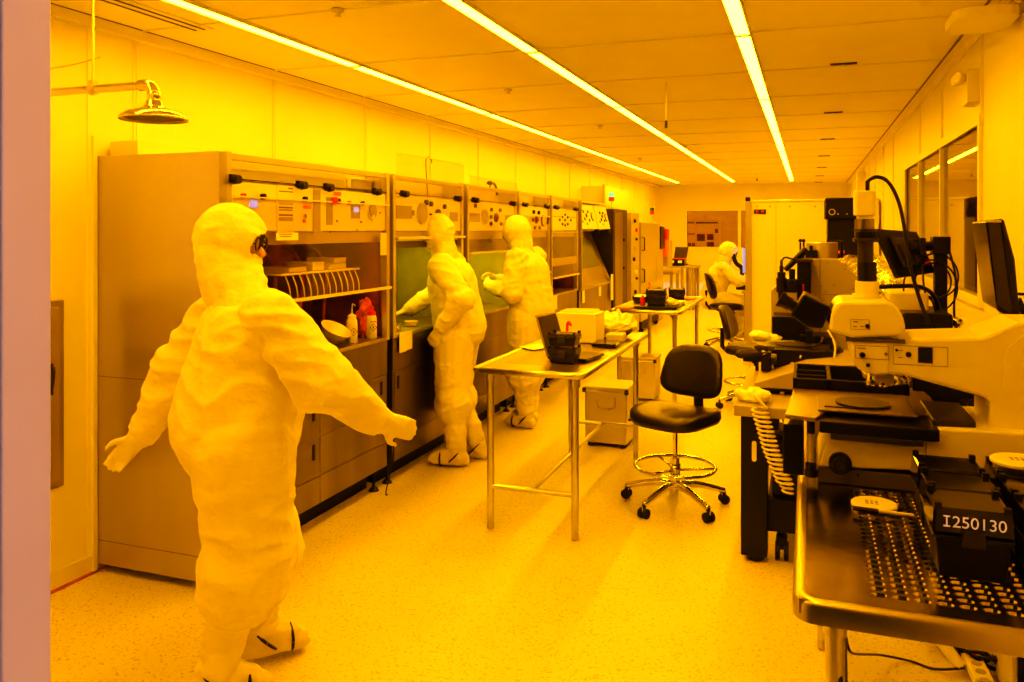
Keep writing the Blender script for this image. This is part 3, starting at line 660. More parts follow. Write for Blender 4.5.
# ---- bench 6: slanted hood
y60, y61 = 9.10, 10.72
r = thing('slanted_hood_bench', 'wet bench with slanted steel hood and dark green window', 'wet bench', (-2.85, 9.9, 0))
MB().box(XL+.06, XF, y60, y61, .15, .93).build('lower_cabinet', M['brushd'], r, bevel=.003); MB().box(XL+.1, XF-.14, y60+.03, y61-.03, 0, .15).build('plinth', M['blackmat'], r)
MB().box(XL+.05, XF+.02, y60, y61, .93, .96).build('worktop', M['brush'], r, bevel=.003)
prof = [(XL+.05, .96), (XF-.0, .96), (XF-.02, 1.0), (-2.78, 1.60), (-2.80, 1.97), (XL+.05, 1.97)]
MB().prism([(x, y60, z) for x, z in prof], (0, y61-y60, 0)).build('hood', M['brushd'], r, bevel=.003)
MB().box(-2.80, XF+.03, y60+.005, y60+.03, .96, 1.99).build('end_frame', M['alu'], r)
e = Vector((-2.78-(XF-.02), 0, .6)); n_ = Vector((.6, 0, .26)).normalized()
a0 = Vector((XF-.02, 0, 1.0))
def onslant(f, y): return a0+e*f+Vector((0, y, 0))+n_*.004
MB().rings([[onslant(.28, 9.55), onslant(.28, 10.45), onslant(.78, 10.45), onslant(.9, 10.25), onslant(.92, 9.45)], [p+n_*.006 for p in (onslant(.28, 9.55), onslant(.28, 10.45), onslant(.78, 10.45), onslant(.9, 10.25), onslant(.92, 9.45))]]).build('green_window', M['darkgreen'], r)
cpz = [(-2.78, 1.62), (XF, 1.655), (XF-.07, 1.95), (-2.80, 1.97)]
for nm, ya, yb_ in (('control_panel', y60+.05, 10.0), ('control_panel', 10.05, 10.68)):
    c = MB().prism([(x, ya, z) for x, z in cpz], (0, yb_-ya, 0)).build(nm, M['panel'], r, bevel=.003)
    L = yb_-ya
    nn = Vector((.295, 0, .07)).normalized()
    for fy, fz, rr, m in ((.35, .7, .02, 'black'), (.35, .4, .02, 'black'), (.48, .55, .025, 'black'), (.60, .7, .018, 'dkgrey'), (.60, .35, .018, 'dkgrey'), (.80, .5, .055, 'dkgrey'), (.80, .5, .045, 'cream'), (.2, .3, .015, 'ink'), (.42, .2, .012, 'ink')):
        c0 = Vector((XF-.07*fz, ya+fy*L, 1.655+.295*fz)); MB().cyl(c0-nn*.004, c0+nn*(.012 if m != 'cream' else .014), rr, seg=16).build('panel_button', M[m], c, smooth='auto')
MB().box(-2.80, XF-.02, y60+.03, y61-.03, 1.972, 1.985).build('top_edge', M['paper'], r)
for i, (u, v) in enumerate(((597, 233), (608, 233))):
    p = PX(u, v, XF-.04); MB().cyl((p.x, p.y, 1.65), (p.x, p.y, 1.60), .03).build('lamp_knob', M['black'], r)
for i, (y, z0, z1, x) in enumerate(((9.2, .78, .95, XF+.006), (10.6, .7, 1.05, XF+.024), (10.0, .8, .92, XF+.006))):
    MB().box(x, x+.004, y, y+.12, z0, z1).build('paper_tag', M['paper'], r)
# ---- dark tall rack, switch strip, grey tall cabinet
r = thing('equipment_rack', 'dark tall equipment rack between slanted hood and grey cabinet', 'equipment rack', (-2.8, 11.3, 0))
MB().box(XL+.05, XF, 10.85, 11.75, .05, 1.93).build('body', M['dkgrey'], r, bevel=.004); MB().box(XL+.1, XF-.08, 10.9, 11.7, 0, .05).build('plinth', M['black'], r)
MB().box(XF, XF+.01, 10.92, 11.4, .1, 1.88).build('side_door', M['brushd'], r, bevel=.003)
for z in (.5, 1.1, 1.5): MB().cyl((XF+.01, 11.45, z), (XF+.03, 11.45, z), .02).build('knob', M['black'], r)
MB().box(-2.9, XF-.1, 10.9, 11.4, 1.93, 1.98).build('top_box', M['cream'], r, bevel=.004)
yq = [PX(u, 230, XF+.02).y for u in (625, 634, 657)]
r = thing('process_tool', 'tall grey process tool cabinet with handles and switch strip', 'equipment cabinet', (-2.8, 13, 0))
MB().box(XL+.05, XF+.02, 11.95, 12.55, .08, 1.90).build('switch_cabinet', M['greycab'], r, bevel=.004)
for z, rr, m in ((1.78, .03, 'black'), (1.64, .03, 'red'), (1.5, .02, 'black'), (1.36, .03, 'chrome'), (1.2, .03, 'black'), (1.0, .03, 'cream'), (.9, .02, 'black'), (.7, .03, 'black'), (.55, .02, 'red')):
    MB().cyl((XF+.02, 12.2+.1*math.sin(z*9), z), (XF+.05, 12.2+.1*math.sin(z*9), z), rr, seg=14).build('switch', M[m], r)
MB().box(XL+.05, XF+.04, 12.6, 14.3, .2, 1.76).build('main_cabinet', M['creamd'], r, bevel=.006)
for z in (1.42, .92): MB().tube([(XF+.04, 12.68, z-.1), (XF+.08, 12.68, z-.1), (XF+.08, 12.68, z+.1), (XF+.04, 12.68, z+.1)], .01, 8).build('handle', M['black'], r)
MB().box(XF+.04, XF+.044, 13.95, 14.2, .72, 1.2).build('vent_panel', M['creamd'], r)
MB().box(XF+.04, XF+.06, 12.7, 14.25, .60, .64).build('dark_seam', M['black'], r); MB().box(XF-.2, XF+.03, 12.7, 14.25, .08, .2).build('lower_frame', M['blackmat'], r)
MB().cyl((XF, 12.8, .04), (XF, 12.83, .04), .04).cyl((XF, 14.1, .04), (XF, 14.13, .04), .04).build('caster', M['black'], r)
r = thing('wafer_loader', 'narrow pale machine with black and red side modules beyond the grey cabinet', 'equipment cabinet', (-2.75, 15, 0))
MB().box(XL+.05, XF-.02, 14.5, 15.0, 0, 1.72).build('body', M['greycab'], r, bevel=.004); MB().box(XF-.02, XF+.02, 14.55, 14.95, 1.3, 1.7).build('black_module', M['black'], r, bevel=.006)
MB().rbox(XF-.25, XF+.03, 15.3, 15.8, .95, 1.45, .03).build('side_module', M['greycab'], r, bevel=.006)
MB().box(XF-.2, XF+.045, 15.0, 15.3, 1.15, 1.62).build('orange_module', M['orange'], r, bevel=.02); MB().box(XF-.05, XF+.06, 15.0, 15.25, 1.45, 1.66).build('red_cover', M['red'], r, bevel=.02)
MB().box(XL+.3, XF+.12, 15.3, 16.2, .8, .86).box(XF+.05, XF+.1, 15.35, 15.4, 0, .8).box(XF+.05, XF+.1, 16.1, 16.15, 0, .8).box(XL+.4, XL+.45, 15.35, 15.4, 0, .8).box(XL+.4, XL+.45, 16.1, 16.15, 0, .8).build('side_bench', M['greycab'], r)
# wall side ducts & signal towers above
def signal(u, v, x, label, top='teal', ZB_=1.985):
    p = PX(u, v, x)
    r = thing('signal_tower', label, 'signal light', (p.x, p.y, p.z-.12))
    MB().cyl((p.x, p.y, ZB_), (p.x, p.y, p.z-.06), .012).build('stem', M['alu'], r)
    MB().cyl((p.x, p.y, p.z-.06), (p.x, p.y, p.z), .04).build('red_lamp', M['red'], r); MB().cyl((p.x, p.y, p.z), (p.x, p.y, p.z+.06), .04).build('upper_lamp', M[top], r); MB().cyl((p.x, p.y, p.z+.06), (p.x, p.y, p.z+.075), .042).build('cap', M['white'], r)
signal(611.5, 197, -2.70, 'teal and red signal light above the slanted hood bench', ZB_=1.93); signal(652, 211, -2.65, 'small red and green signal light above the grey cabinet', 'green', ZB_=1.72)
r = thing('wall_duct_box', 'pale duct box high on the left wall above the tall grey equipment', 'duct', (XL, 12, 1.95))
MB().box(XL, XL+.35, 11.85, 13.6, 1.98, 2.3).build('housing', M['wall'], r, bevel=.004); MB().box(XL+.35, XL+.37, 11.76, 11.85, 1.95, 2.32).build('end_plate', M['creamd'], r)
# ---- laptop/measurement table near back wall
def steel_leg(b, x, y, z, rr=.02):
    b.cyl((x, y, .04), (x, y, z), rr); b.cyl((x, y, 0), (x, y, .04), rr*.75); return b
ax = PZ(667, 266, .9); bx = PZ(697, 266, .9)
tx0, tx1, ty = ax.x, bx.x, ax.y
# ================================================================== TABLES
def steel_table(label, x0, x1, y0, y1, H=.9, wires=True, bars=True):
    r = thing('steel_table', label, 'table', ((x0+x1)/2, (y0+y1)/2, 0))
    b = MB()
    fr = .16
    b.rbox(x0+.012, x1-.012, y0+.012, y1-.012, H-.035, H-.006, .02)
    top = b.build('tabletop', M['steel'], r, bevel=.003)
    rim = MB(); q = .018
    c = [(x0+.03, y0), (x1-.03, y0), (x1-.009, y0+.009), (x1, y0+.03), (x1, y1-.03), (x1-.009, y1-.009), (x1-.03, y1), (x0+.03, y1), (x0+.009, y1-.009), (x0, y1-.03), (x0, y0+.03), (x0+.009, y0+.009), (x0+.03, y0), (x0+.1, y0)]
    rim.tube([(x, y, H-.018) for x, y in c], q, 14)
    rim.build('rolled_rim', M['steel'], r, smooth=True)
    if wires:
        b = MB(); n = int((y1-y0-.5)/.028)
        for i in range(n):
            y = y0+.2+i*.028; b.box(x0+.10, x1-.10, y, y+.008, H-.007, H-.0056)
        b.build('grille_slots', M['ink'], top)
    for x in (x0+.06, x1-.06):
        for y in (y0+.09, y1-.09):
            b = MB(); b.cyl((x, y, .05), (x, y, H-.03), .0205).cyl((x, y, H-.09), (x, y, H-.035), .027); l = b.build('leg', M['steel'], r, smooth='auto')
            MB().lathe([(.012, 0), (.02, .005), (.02, .03), (.014, .05)], (x, y, 0), 14).build('foot', M['alu'], l, smooth='auto')
    if not bars: return r
    z = .235
    for y in (y0+.09, y1-.09): MB().cyl((x0+.06, y, z), (x1-.06, y, z), .014).build('cross_bar', M['steel'], r, smooth='auto')
    MB().cyl(((x0+x1)/2, y0+.09, z), ((x0+x1)/2, y1-.09, z), .014).build('stretcher', M['steel'], r, smooth='auto')
    return r
T1 = (-1.70, -1.10, 4.05, 5.84)
steel_table('long stainless table with open laptop, nearest in the aisle', *T1)
T2 = (-1.74, -1.10, 7.45, 9.2)
steel_table('stainless table with black boxes beyond the laptop table', *T2, wires=False, bars=False)
# ---- things on table 1
H = .9
r = thing('laptop', 'open dark laptop facing away on the long stainless table', 'laptop', (-1.33, 4.6, H))
# screen back seen: px quad (536,316)(555,311)(566,337..)(549,356)
hinge0, hinge1 = PZ(547.5, 357, H+.012), PZ(568, 350.5, H+.012)
ang = math.atan2(hinge1.y-hinge0.y, hinge1.x-hinge0.x)
dv = (hinge1-hinge0).normalized(); dv = Vector((dv.x, dv.y, 0)).normalized(); L = .27
h0 = hinge0+Vector((0, 0, 0)); h1 = h0+dv*L
outw = Vector((dv.y, -dv.x, 0))   # keyboard side (to the right of hinge direction)
tilt = -outw*.075+Vector((0, 0, .235))
MB().prism([h0, h1, h1+tilt, h0+tilt], -outw*.007).build('screen_lid', M['creamd'], r, bevel=.002)
MB().prism([h0+outw*.001+tilt*.06+dv*.012, h1+outw*.001+tilt*.06-dv*.012, h1+outw*.001+tilt*.95-dv*.012, h0+outw*.001+tilt*.95+dv*.012], outw*.001).build('display', M['lapd'], r)
kb = [h0, h1, h1+outw*.24, h0+outw*.24]
MB().prism([p-Vector((0, 0, .011)) for p in kb], (0, 0, .016)).build('keyboard_base', M['black'], r, bevel=.003)
MB().prism([h0+dv*.02+outw*.03+Vector((0,0,.005)), h1-dv*.02+outw*.03+Vector((0,0,.005)), h1-dv*.02+outw*.14+Vector((0,0,.005)), h0+dv*.02+outw*.14+Vector((0,0,.005))], (0, 0, .001)).build('keys', M['grey'], r)
def wafer_box(label, x, y, z, w=.15, d=.15, h=.13, rz=0, group=None, text=None, glossy=True):
    r = thing('wafer_box', label, 'box', (x, y, z), rz, group)
    hb = h*.62
    b = MB(); b.rings([[(sx*(w/2-.014), sy*(d/2-.010), 0) for sx, sy in ((-1,-1),(1,-1),(1,1),(-1,1))], [(sx*(w/2-.006), sy*(d/2-.004), hb*.95) for sx, sy in ((-1,-1),(1,-1),(1,1),(-1,1))]])
    b.build('body', M['black'], r, bevel=.006, local=True)
    MB().box(-w/2, w/2, -d/2, d/2, hb*.92, hb).build('flange', M['black'], r, bevel=.003, local=True)
    b = MB(); b.rings([[(sx*w/2, sy*d/2, hb+.003) for sx, sy in ((-1,-1),(1,-1),(1,1),(-1,1))], [(sx*(w/2-.004), sy*(d/2-.004), h) for sx, sy in ((-1,-1),(1,-1),(1,1),(-1,1))]])
    lid = b.build('lid', M['blackgloss'] if glossy else M['black'], r, bevel=.005, local=True)
    for sx in (-1, 1):
        for sy in (-1, 1): MB().box(sx*(w/2-.012)-.007, sx*(w/2-.012)+.007, sy*(d/2-.012)-.007, sy*(d/2-.012)+.007, h-.004, h+.010).build('stacking_lug', M['black'], lid, local=True)
    MB().box(-.022, .022, -d/2-.006, -d/2+.004, hb-.020, hb+.016).build('latch', M['dkgrey'], r, bevel=.002, local=True)
    if text:
        mt = Matrix.Translation((0, -d/2-.0005, hb+(h-hb)*.52)) @ Matrix.Rotation(PI/2, 4, 'X')
        lt = text_mesh('lettering', text[1:], .034, M['chalk'], r, Matrix.Translation((.011, 0, 0)) @ mt)
        xs_ = [v.co.x for v in lt.data.vertices]; zs_ = [v.co.z for v in lt.data.vertices]; x0_ = min(xs_)-.011; zt_, zb_ = max(zs_), min(zs_)
        MB().box(x0_-.0065, x0_+.0065, -d/2-.0013, -d/2, zt_-.003, zt_).box(x0_-.0065, x0_+.0065, -d/2-.0013, -d/2, zb_, zb_+.003).box(x0_-.0016, x0_+.0016, -d/2-.0013, -d/2, zb_, zt_).build('letter_serifs', M['chalk'], r, local=True)
    return r
p = PZ(568, 366, H)
wafer_box('black stacked wafer box in front of the open laptop', -1.285, 4.37, H, .165, .13, .085, 0, glossy=True)
wafer_box('upper black wafer box stacked on another before the laptop', -1.285, 4.37, H+.093, .165, .13, .07, 0)
# white stack behind laptop: carton with papers
r = thing('paper_carton', 'pale open carton with sheets of paper behind the laptop', 'carton', (-1.42, 5.1, H))
q0 = PY(556, 350, 5.15); q1 = PY(596, 313, 5.15)
x0c, x1c = q0.x-.0, q1.x
MB().box(x0c, x1c, 5.15, 5.38, H, H+.19).build('carton_body', M['paper'], r, bevel=.003)
b = MB()
for i in range(5): b.box(x0c+.02+.01*i, x1c-.02, 5.18+.035*i, 5.183+.035*i, H+.15, H+.205+.004*(i % 3))
b.build('paper_sheets', M['paper'], r)
def crumple(name, label, cat, c, rx, ry, rz, m, seed, amt=.35, group=None):
    b = MB().ell((0, 0, rz*.8), rx, ry, rz, 28, 18)
    for v in b.bm.verts:
        n = noise.noise(v.co*14+Vector((seed, 0, 0)))+.5*noise.noise(v.co*33+Vector((0, seed, 0)))
        v.co *= 1+amt*n; v.co.z = max(v.co.z, 0)
    o = b.build(name, M[m], None, smooth=False, local=True); o.location = c
    return tag(o, label, cat, group)
q = PZ(618, 345, H)
crumple('plastic_bag', 'crumpled pale plastic bag of wipes near the far end of the laptop table', 'bag', (-1.27, 5.56, H), .14, .15, .085, 'cloth', 3, .4)
o = MB().rbox(-1.30, -1.14, 5.0, 5.22, H, H+.02, .03).build('tablet', M['blackgloss'], bevel=.004); tag(o, 'flat black device near the right edge of the laptop table', 'tablet')
o = MB().box(-1.26, -1.15, 5.26, 5.38, H, H+.05).build('small_carton', M['cream'], bevel=.004); tag(o, 'small cream carton leaning by the plastic bag', 'carton')
p = PZ(540, 347, H+.001)
o = MB().prism([PZ(519, 347, H), PZ(533, 350.5, H), PZ(548, 348, H), PZ(540, 344, H)], (0, 0, .004)).build('paper_sheet', M['paper']); tag(o, 'white sheet of paper lying left of the laptop', 'paper')
r = thing('red_clip', 'small red hooked clip standing behind the laptop', 'clip', (-1.46, 4.95, H))
p = PY(564, 327, 4.98); p.x += .02
r.location = (p.x, 4.98, H)
MB().tube(curve([(p.x, 4.98, H), (p.x, 4.98, (H+p.z)/2), (p.x+.003, 4.98, p.z+.02), (p.x+.02, 4.97, p.z+.03), (p.x+.028, 4.97, p.z+.01)], 5), [.009]*21, 10).build('hook', M['red'], r, smooth=True)
MB().cyl((p.x, 4.98, H), (p.x, 4.98, H+.012), .03).build('base', M['red'], r)
# ---- steel lidded bins
def bin_(label, x0, x1, y0, y1, h):
    r = thing('steel_bin', label, 'bin', ((x0+x1)/2, (y0+y1)/2, 0))
    MB().rbox(x0, x1, y0, y1, .03, h-.03, .015).build('body', M['alu'], r, bevel=.003)
    MB().rbox(x0-.008, x1+.008, y0-.008, y1+.008, h-.03, h, .015).build('lid', M['alu'], r, bevel=.005)
    MB().tube([(x0-.012, y0-.012, h-.035), (x1+.012, y0-.012, h-.035)], .006, 8).build('rim', M['steel'], r)
    for x in (x0, x1): MB().box(x-.014, x+.014, y0-.02, y0+.01, h-.045, h-.012).build('clip', M['dkgrey'], r)
    xm = (x0+x1)/2
    MB().tube(curve([(xm-.07, y0-.004, h-.08), (xm-.062, y0-.008, h-.15), (xm, y0-.008, h-.165), (xm+.062, y0-.008, h-.15), (xm+.07, y0-.004, h-.08)], 6), .006, 8).build('handle', M['alu'], r, smooth=True)
    MB().box(x0+.02, x0+.06, y0+.02, y1-.02, 0, .03).build('foot', M['dkgrey'], r)
    MB().box(x1-.06, x1-.02, y0+.02, y1-.02, 0, .03).build('foot', M['dkgrey'], r)
bin_('steel lidded bin under the far end of the laptop table', -1.60, -1.275, 5.98, 6.32, .455)
bin_('steel lidded bin behind the first bin, under the second table', -1.71, -1.37, 7.70, 8.02, .42)
# ---- things on table 2
wafer_box('large black case in the middle of the second stainless table', -1.37, 7.78, H+.02, .19, .2, .15, .1, glossy=False)
o = MB().rbox(-1.56, -1.16, 7.62, 8.0, H-.001, H+.018, .02).build('black_tray', M['black'], bevel=.004); tag(o, 'flat black tray under the large black case', 'tray')
wafer_box('dark grey case behind the large black case', -1.28, 8.45, H, .17, .18, .13, .2, glossy=False)
r = thing('parts_basket', 'low black basket of white swabs left on the second table', 'basket', (-1.63, 8.2, H))
MB().rings([[( -1.62+math.cos(t)*.09*k, 8.3+math.sin(t)*.15*k, z) for t in [2*PI*i/20 for i in range(20)]] for k, z in ((.85, H), (1.0, H+.06), (.93, H+.06), (.8, H+.01))]).build('basket', M['black'], r)
MB().ell((-1.62, 8.3, H+.055), .07, .12, .022).build('swabs', M['cloth'], r)
o = MB().rbox(-1.72, -1.56, 7.52, 7.72, H-.001, H+.008, .02).build('orange_mat', M['orange']); tag(o, 'flat orange sheet at the left corner of the second table', 'mat')
o = MB().cyl((-1.51, 7.82, H+.018), (-1.51, 7.82, H+.085), .022).cyl((-1.51, 7.82, H+.085), (-1.51, 7.82, H+.105), .012).build('red_bottle', M['red'], smooth='auto'); tag(o, 'small red bottle left of the large black case', 'bottle')
crumple('folded_wipes', 'pile of pale folded wipes on the second table behind the cases', 'wipes', (-1.40, 8.75, H), .12, .10, .05, 'cloth', 5, .3)
crumple('glove_heap', 'crumpled pale gloves beside the large black case', 'gloves', (-1.235, 7.84, H+.018), .06, .08, .035, 'cloth', 9, .4)
o = MB().rbox(-1.32, -1.16, 8.0, 8.25, H, H+.035, .03).build('foam_box', M['paper'], bevel=.006); tag(o, 'low white foam box right of the dark cases', 'box')
o = MB().box(-1.30, -1.14, 8.75, 9.0, H, H+.008).build('orange_folder', M['orange']); tag(o, 'orange folder at the far right corner of the second table', 'folder')
o = MB().rbox(-1.52, -1.36, 8.1, 8.35, H, H+.10, .01).build('white_carton', M['paper'], bevel=.004); tag(o, 'white carton directly behind the large black case', 'carton')
o = MB().cyl((-1.56, 8.55, H), (-1.58, 8.55, H+.19), .008).build('marker_pen', M['orange']); tag(o, 'upright orange stick behind the black basket', 'stick')
# ---- back laptop cart
r = thing('steel_trolley', 'small steel stand by the back wall holding a laptop', 'stand', (0, 0, 0))
X0, X1, Y0, Y1 = tx0, tx1, ty, ty+.9
r.location = ((X0+X1)/2, (Y0+Y1)/2, 0)
MB().box(X0, X1, Y0, Y1, .86, .9).build('tabletop', M['greycab'], r, bevel=.004)
for x in (X0+.3, X0+.45, X1-.06):
    for y in (Y0+.05, Y1-.05):
        MB().cyl((x, y, 0), (x, y, .86), .03).build('leg', M['creamd'], r)
MB().box(X0+.3, X1-.06, Y0+.05, Y0+.08, .12, .16).build('cross_bar', M['creamd'], r)
for (u0, v0, u1, v1, m, dy, nm, lb, cat) in ():
    pass
a, c = PY(668, 259, Y0+.05), PY(684, 266, Y0+.05)
r = thing('power_supply', 'black bench instrument with two yellow displays by the back wall', 'instrument', ((a.x+c.x)/2, Y0+.2, .9))
MB().box(a.x, c.x, Y0+.05, Y0+.4, .9, a.z).build('body', M['black'], r, bevel=.005); MB().box(a.x, c.x, Y0+.05, Y0+.4, a.z, a.z+.012).build('red_top', M['red'], r)
for k in (.12, .62):
    xx = a.x+(c.x-a.x)*k; MB().box(xx, xx+(c.x-a.x)*.26, Y0+.042, Y0+.052, .9+(a.z-.9)*.45, .9+(a.z-.9)*.8).build('display', M['scry'], r)
a, c = PY(673, 248, Y0+.5), PY(687, 262, Y0+.5)
r = thing('back_laptop', 'open laptop with dark screen on the stand by the back wall', 'laptop', ((a.x+c.x)/2, Y0+.5, .9))
r.name = 'laptop'
MB().prism([(a.x, Y0+.5, .93), (c.x-.03, Y0+.5, .93), (c.x+.02, Y0+.58, a.z+.02), (a.x+.04, Y0+.58, a.z+.02)], (0, .015, 0)).build('screen_lid', M['dkgrey'], r); MB().box(a.x, c.x, Y0+.42, Y0+.7, .9, .93).build('keyboard_base', M['black'], r)
# ================================================================== LAB CHAIRS
def make_chair(label):
    r = thing('lab_chair', label, 'chair', group='black vinyl lab chairs')
    # seat facing -Y (local), back at +Y
    b = MB()
    N = 28; rings = []
    for k, (z, s) in enumerate(((-.045, .80), (-.04, .95), (-.015, 1.0), (.005, .99), (.018, .94), (.024, .8), (.022, .5), (.018, .05))):
        ring = []
        for i in range(N):
            t = 2*PI*i/N; ca, sa = math.cos(t), math.sin(t)
            e = .62
            x = .245*s*math.copysign(abs(ca)**e, ca); y = .225*s*math.copysign(abs(sa)**e, sa)
            zz = z + .022*(abs(x)/.245)**2*(1 if z > -.01 else 0) - .018*max(0, -y/.225)**2
            ring.append((x, y, .545+zz))
        rings.append(ring)
    b.rings(rings).build('seat', M['leather'], r, smooth=True, local=True)
    b = MB(); rings = []
    for (d, s) in ((-.028, .75), (-.026, .92), (-.01, 1), (.012, 1), (.022, .95), (.026, .7), (.027, .05)):
        ring = []
        for i in range(N):
            t = 2*PI*i/N; ca, sa = math.cos(t), math.sin(t); e = .6
            x = .205*s*math.copysign(abs(ca)**e, ca); z = .155*s*math.copysign(abs(sa)**e, sa)
            x *= 1-.10*(z/.155)
            y = .235+d*1.0+.045*0-.05*(x/.2)**2+.10*(z/.155)*.35
            ring.append((x, y, .775+z))
        rings.append(ring)
    b.rings(rings).build('backrest', M['leather'], r, smooth=True, local=True)
    MB().tube([(0, .10, .50), (0, .22, .505), (0, .262, .55), (0, .262, .72)], .02, 10, sx=1.6).build('back_bracket', M['black'], r, local=True)
    MB().box(-.09, .09, -.10, .13, .475, .505).box(-.05, .05, -.06, .08, .455, .48).build('seat_mechanism', M['black'], r, bevel=.006, local=True)
    MB().cyl((-.05, -.03, .48), (-.26, -.06, .475), .005).cyl((-.24, -.058, .4755), (-.29, -.065, .474), .008).build('lever', M['black'], r, local=True)
    MB().cyl((.08, .1, .49), (.15, .1, .49), .022).build('knob', M['black'], r, local=True)
    MB().cyl((0, 0, .26), (0, 0, .46), .014).cyl((0, 0, .10), (0, 0, .29), .026).build('gas_column', M['chrome'], r, smooth='auto', local=True)
    ring = [(math.cos(t)*.235, math.sin(t)*.235, .235) for t in [2*PI*i/48 for i in range(49)]]
    b = MB().tube(ring, .011, 10, cap=False)
    for k in range(3):
        t = k*2*PI/3+.5; b.tube([(math.cos(t)*.02, math.sin(t)*.02, .215), (math.cos(t)*.23, math.sin(t)*.23, .235)], .008, 8)
    b.cyl((0, 0, .19), (0, 0, .25), .032); b.build('foot_ring', M['chrome'], r, smooth=True, local=True)
    for k in range(5):
        t = PI/2*0+k*2*PI/5-.35
        c_, s_ = math.cos(t), math.sin(t)
        MB().tube(curve([(0, 0, .125), (c_*.12, s_*.12, .125), (c_*.24, s_*.24, .095), (c_*.305, s_*.305, .075)], 4), [.030]+[.024]*4+[.02]*4+[.018]*4, 10, sx=.9).build('leg', M['chrome'], r, smooth=True, local=True)
        cx, cy = c_*.305, s_*.305; tx, ty_ = -s_, c_
        cb = MB(); cb.cyl((cx-tx*.026, cy-ty_*.026, .028), (cx-tx*.008, cy-ty_*.008, .028), .028).cyl((cx+tx*.008, cy+ty_*.008, .028), (cx+tx*.026, cy+ty_*.026, .028), .028).cyl((cx, cy, .03), (cx, cy, .08), .009)
        cs = cb.build('caster', M['rubber'], r, smooth='auto', local=True)
        MB().box(-.015, .015, -.005, .005, .0, .03, R=Matrix.Rotation(t, 3, 'Z'), at=(cx, cy, .035)).build('caster_hood', M['chrome'], cs, bevel=.003, local=True)
    return r
ch = make_chair('black vinyl lab chair with chrome base standing free in the aisle, nearest')
ch.location = (-.745, 4.86, 0); ch.rotation_euler = (0, 0, -.42)
ch.scale = (1, 1, 1.0)
c2_ = copy_tree(ch, loc=(-1.06, 11.42, 0), rz=math.radians(105), label='black vinyl lab chair carrying the seated worker at the back')
c2_.scale = (1, 1, 1.13)
copy_tree(ch, loc=(-.50, 7.8, 0), rz=math.radians(84), label='empty black vinyl lab chair tucked behind the aisle near the seated worker')
# ================================================================== RIGHT FOREGROUND TABLE
RX0, RX1, RY0, RY1, RH = -.03, .765, 1.715, 3.5, .9
r = thing('steel_table', 'foreground stainless table with perforated top under the microscope', 'table', ((RX0+RX1)/2, (RY0+RY1)/2, 0))
px0, px1, py0, py1 = .115, .715, 1.785, 2.52
b = MB(); t = .004
b.box(RX0+.012, px0, RY0+.012, RY1-.012, RH-.03, RH).box(px1, RX1-.005, RY0+.012, RY1-.012, RH-.03, RH).box(px0, px1, RY0+.012, py0, RH-.03, RH).box(px0, px1, py1, RY1-.012, RH-.03, RH)
top = b.build('tabletop', M['mirror'], r)
# perforated field: real holes with a turned-down lip
b = MB(); nx, ny = 15, 25; dx = (px1-px0)/nx; dy = (py1-py0)/ny
for i in range(nx):
    for j in range(ny):
        cx, cy = px0+(i+.5)*dx, py0+(j+.5)*dy
        sq = []; hole = []; low = []
        for k in range(12):
            tt = 2*PI*(k+.5)/12; c_, s_ = math.cos(tt), math.sin(tt)
            m_ = max(abs(c_), abs(s_)); sq.append((cx+c_/m_*dx/2, cy+s_/m_*dy/2, RH-.001))
            off = 0
            hole.append((cx+c_*dx*.41, cy+s_*dy*.39, RH-.001)); low.append((cx+c_*dx*.35, cy+s_*dy*.31, RH-.007))
        b.rings([sq, hole, low], cap=False)
pf = b.build('perforated_panel', M['mirror'], top)
MB().box(px0, px1, py0, py1, RH-.029, RH-.022).build('dark_underlay', M['black'], r)  # black sheet added beneath the holes to paint their shade
rim = MB(); q = .021
x0, x1, y0, y1 = RX0, RX1, RY0, RY1
cc = []
def arc(cx, cy, a0, a1, rr=.03):
    for i in range(6):
        a_ = a0+(a1-a0)*i/5; cc.append((cx+rr*math.cos(a_), cy+rr*math.sin(a_), RH-.020))
arc(x0+.05, y0+.05, -PI, -PI/2); arc(x1-.03, y0+.05, -PI/2, 0); arc(x1-.03, y1-.05, 0, PI/2); arc(x0+.05, y1-.05, PI/2, PI); cc.append(cc[0]); 
mx_, my_ = (x0+x1)/2, (y0+y1)/2
def off_(p, d): 
    sx = 1 if p[0] > mx_ else -1; sy = 1 if p[1] > my_ else -1
    return p
outer, inner = [], []
cc = cc[:-1]
for i, p in enumerate(cc):
    a_ = Vector(cc[i-1]); c_ = Vector(cc[(i+1) % len(cc)]); tn = (c_-a_).normalized(); nn_ = Vector((tn.y, -tn.x, 0))
    outer.append(Vector((p[0], p[1], 0))+nn_*.021); inner.append(Vector((p[0], p[1], 0))-nn_*.010)
zt, zl = RH+.0015, RH-.043
rr_ = []
prof_ = [(0, zl), (0, zt-.014), (.10, zt-.007), (.30, zt-.0015), (.55, zt), (1, zt-.0025), (1, zl)]
rim.rings([[o_.lerp(i_, f_)+Vector((0, 0, z_)) for o_, i_ in zip(outer, inner)] for f_, z_ in prof_+[prof_[0]]], cap=False)
rim.build('rolled_rim', M['rim'], r, smooth='auto')
for x in (.052, .70):
    for y in (RY0+.10, RY1-.1):
        l = MB().cyl((x, y, .04), (x, y, RH-.03), .0195).cyl((x, y, RH-.10), (x, y, RH-.03), .0235).build('leg', M['steel'], r, smooth='auto')
        MB().lathe([(.012, 0), (.02, .005), (.02, .03), (.014, .05)], (x, y, 0), 14).build('foot', M['alu'], l)
